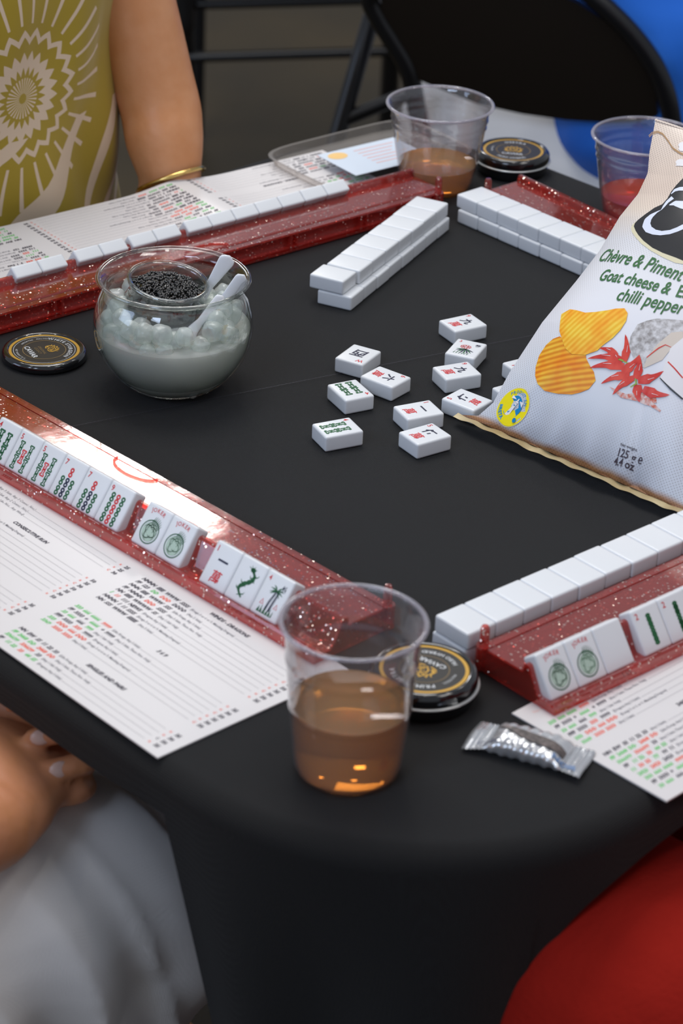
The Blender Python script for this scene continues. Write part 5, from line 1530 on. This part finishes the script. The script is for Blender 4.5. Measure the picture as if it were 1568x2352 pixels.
# --- person in red, lower right
x3, y3 = nxy(1.168, .400); RZ3 = math.radians(45)
arms3 = [((.185, 0, 1.0), (.235, .04, .75), (.13, .20, .66), (-.4, .9, -.2), (.2, .1, .95), -1, .5, 1), ((-.185, 0, 1.0), (-.235, .04, .75), (-.12, .18, .66), (.4, .9, -.2), (-.2, .1, .95), 1, .5, 1)]
P3, T3, hc3 = person('person in a red outfit seated at lower right, only the lap in view', x3, y3, RZ3, M_SKIN1, M_DHAIR, .12, dict(knee=(.125, .49), foot=.42), arms3)
M_REDF = mat('red_crepe_fabric', (.31, .012, .006), .9, spec=.15, bump=(220, .5, .0015), noise_mix=(8, (.26, .009, .005), 1))
b = MB()
limb(b, [(0, .0, .53), (0, 0, .62), T3(.74, .01), T3(.86, .02), T3(.97, .005), T3(1.04, -.005)], [(.19, .14), (.18, .135), (.155, .12), (.17, .13), (.178, .115), (.08, .07)], seg=24)
for s_ in (-1, 1):
    limb(b, [(s_ * .09, .0, .54), (s_ * .105, .20, .575), (s_ * .127, .42, .578), (s_ * .128, .50, .50), (s_ * .128, .49, .42)], [.112, .110, .100, .090, .085], seg=24)
    limb(b, [(s_ * .128, .49, .48), (s_ * .128, .46, .34), (s_ * .128, .43, .14)], [.088, .088, .085], seg=24)
    limb(b, [(s_ * .15, 0, .99), (s_ * .19, .0, 1.0), (s_ * .225, .03, .85), (s_ * .23, .05, .76)], [.06, .062, .056, .052])
remesh(b, 'trousers_and_top', M_REDF, P3, .006, 4, edit=wrinkle(.006, (9, 12, 7)))
P3.children[-1].name = 'red_outfit'
b = MB()
limb(b, [(.10, .04, .635), (.13, .22, .655), (.14, .40, .650)], [(.15, .055), (.13, .040), (.12, .025)], seg=24)
remesh(b, 'tunic_hem', M_REDF, P3, .006, 4, edit=wrinkle(.008, (8, 24, 6)))

# --- chair and person in blue beyond the table
A4 = at(950, 176, -.14); B4 = at(1530, 266, -.14)
e4 = (B4 - A4).normalized(); f4 = Vector((-e4.y, e4.x, 0)); u4 = (Vector((0, 0, 1)) - f4 * .16).normalized()
n4 = e4.cross(u4).normalized()
M_PANEL = mat('dark_brown_vinyl', (.014, .010, .007), .45, spec=.3, bump=(400, .3, .0005))
ch = thing('folding_chair', 'black folding chair with its back to the table at upper right', 'chair', ((A4.x + B4.x) / 2 + f4.x * .2, (A4.y + B4.y) / 2 + f4.y * .2, FLOOR), math.atan2(e4.y, e4.x))
chI = ch.matrix_basis.inverted()
chI = (Matrix.Translation(ch.location) @ Matrix.Rotation(ch.rotation_euler[2], 4, 'Z')).inverted()
outl = [(962, 180), (1030, 208), (1100, 236), (1200, 258), (1300, 272), (1400, 278), (1470, 276), (1512, 262), (1508, 205), (1480, 145), (1440, 92), (1390, 45), (1330, 5), (1250, -30), (1150, -55), (1040, -65), (950, -60), (890, -30), (875, 10), (892, 60), (918, 115), (940, 155)]
PT = [chI @ atplane(a, c, A4, n4) for a, c in outl]
nl = (chI.to_3x3() @ n4)
b = MB(); k_ = len(PT)
mid = sum(PT, V(0, 0, 0)) / k_
fr_ = [p_ + nl * .004 for p_ in PT]; bk_ = [p_ - nl * .004 for p_ in PT]
b.add(fr_ + bk_ + [mid + nl * .010, mid - nl * .002], [(i, (i + 1) % k_, 2 * k_) for i in range(k_)] + [(k_ + (i + 1) % k_, k_ + i, 2 * k_ + 1) for i in range(k_)] + [(i, i + k_, (i + 1) % k_ + k_, (i + 1) % k_) for i in range(k_)])
b.build('back_panel', M_PANEL, ch, angle=50)
loop = [(985, 400), (958, 255), (938, 160), (900, 92), (868, 40), (850, -10), (880, -70), (960, -100), (1060, -105), (1160, -95), (1265, -65), (1345, -20), (1408, 34), (1462, 92), (1505, 155), (1532, 225), (1545, 300), (1560, 420)]
LP = [chI @ atplane(a, c, A4, n4) for a, c in loop]
b = MB(); limb(b, LP, [.0115] * len(LP), seg=12); b.build('back_frame', M_BLACKMETAL, ch, angle=180)
b = MB(); limb(b, [LP[0], Vector((LP[0].x - .01, .30, 0.012))], [.0115, .0115], seg=10); b.build('front_leg', M_BLACKMETAL, ch, angle=180)
b = MB(); limb(b, [LP[-1], Vector((LP[-1].x + .01, .30, 0.012))], [.0115, .0115], seg=10); b.build('front_leg', M_BLACKMETAL, ch, angle=180)
q0 = chI @ aty(853, 40, 3.02); q1 = chI @ aty(768, 335, 2.98)
dq = (q1 - q0); q2 = q0 + dq * ((q0.z - .012) / -dq.z if dq.z else 1)
b = MB(); limb(b, [q0, q2], [.0115, .0115], seg=10); b.build('rear_leg', M_BLACKMETAL, ch, angle=180)
q3 = q2 + V(.42, 0, 0); b = MB(); limb(b, [q0 + V(.42, 0, 0), q3], [.0115, .0115], seg=10); b.build('rear_leg', M_BLACKMETAL, ch, angle=180)
qa = q0 + (q2 - q0) * .19
b = MB(); limb(b, [qa, chI @ aty(935, 216, 2.99)], [.009, .009], seg=10); b.build('crossbar', M_BLACKMETAL, ch, angle=180)
pr = [(x * .20, .03 + y * .19) for x, y in [(math.copysign(abs(math.cos(2 * PI * i / 32)) ** .5, math.cos(2 * PI * i / 32)), math.copysign(abs(math.sin(2 * PI * i / 32)) ** .5, math.sin(2 * PI * i / 32))) for i in range(32)]]
MB().prism_z(pr, .425, .450).build('seat', M_PANEL, ch, bevel=(.006, 2))
rz4 = math.atan2(e4.y, e4.x)
c4 = (A4 + B4) / 2 + e4 * .055 + f4 * .20
x4, y4 = c4.x, c4.y
arms4 = [((.185, 0, 1.0), (.26, .02, .76), (.16, .22, .66), (-.5, .9, 0), (.2, .1, .9), -1, .4, 1), ((-.185, 0, 1.0), (-.225, .10, .78), (-.12, .25, .66), (.5, .9, 0), (-.2, .1, .9), 1, .4, 1)]
P4, T4, hc4 = person('person in a bright blue top and pale skirt on the black folding chair', x4, y4, rz4, M_SKIN1, M_DHAIR, .1, dict(knee=(.10, .47), foot=.40), arms4, .007)
M_BLUE = mat('bright_blue_fabric', (.004, .13, .62), .8, sheen=.2)
b = MB(); limb(b, [(.060, -.01, .520), (.045, 0, .60), T4(.72, .01), T4(.86, .02), T4(.97, .005), T4(1.04, -.005)], [(.185, .180), (.190, .172), (.175, .135), (.185, .135), (.19, .12), (.08, .07)], seg=28)
for s_ in (-1, 1): limb(b, [(s_ * .15, 0, .99), (s_ * .19, .0, 1.0), (s_ * .25, .01, .84), (s_ * .265, .03, .74)], [.066, .072, .074, .070])
remesh(b, 'blue_top', M_BLUE, P4, .008, 4, edit=wrinkle(.010, (9, 9, 9)))
M_PALE2 = mat('pale_grey_cotton', (.74, .74, .76), .85, sheen=.2)
b = MB()
limb(b, [(-.03, -.02, .36), (-.03, -.01, .46), (-.02, 0, .56), (0, 0, .60)], [(.235, .17), (.235, .165), (.205, .145), (.16, .12)], seg=28)
limb(b, [(-.22, -.06, .30), (-.20, -.05, .46), (-.19, -.02, .66)], [(.06, .08), (.07, .09), (.05, .07)], seg=20)
for s_ in (-1, 1):
    limb(b, [(s_ * .09, .0, .54), (s_ * .10, .2, .55), (s_ * .10, .47, .54), (s_ * .10, .50, .40), (s_ * .10, .45, .22)], [.11, .105, .09, .09, .10])
remesh(b, 'pale_skirt', M_PALE2, P4, .008, 4, edit=wrinkle(.008, (10, 10, 6)))

# --- other folding chair further back
fc = thing('folding_chair', 'black chair frame in the dim background at upper left centre', 'chair', (aty(640, 100, 4.0).x, 4.0, FLOOR))
off = Vector((aty(640, 100, 4.0).x, 4.0, FLOOR))
def seg_(a, c, r, nm):
    b = MB(); limb(b, [a - off, c - off], [r, r], seg=10); b.build(nm, M_BLACKMETAL, fc, angle=180)
seg_(aty(410, 133, 4.0), aty(905, 118, 4.0), .0085, 'crossbar')
seg_(aty(405, 12, 4.02), aty(905, -2, 4.02), .0085, 'crossbar')
pA = aty(425, 20, 4.0); pB = aty(905, 20, 4.0)
for q_ in (pA, pB):
    seg_(Vector((q_.x, 4.0, -.30)), Vector((q_.x - .0, 4.0, FLOOR + .30)), .016, 'leg')
    seg_(Vector((q_.x, 4.0, FLOOR + .30)), Vector((q_.x, 4.10, FLOOR + .012)), .014, 'leg')
MB().box(pA.x - off.x - .02, pB.x - off.x + .02, -.05, .36, .43, .455).build('seat', M_PANEL, fc, bevel=(.008, 2))
for q_ in (pA, pB): seg_(Vector((q_.x, 4.32, -.30)), Vector((q_.x, 4.28, FLOOR + .012)), .014, 'leg')
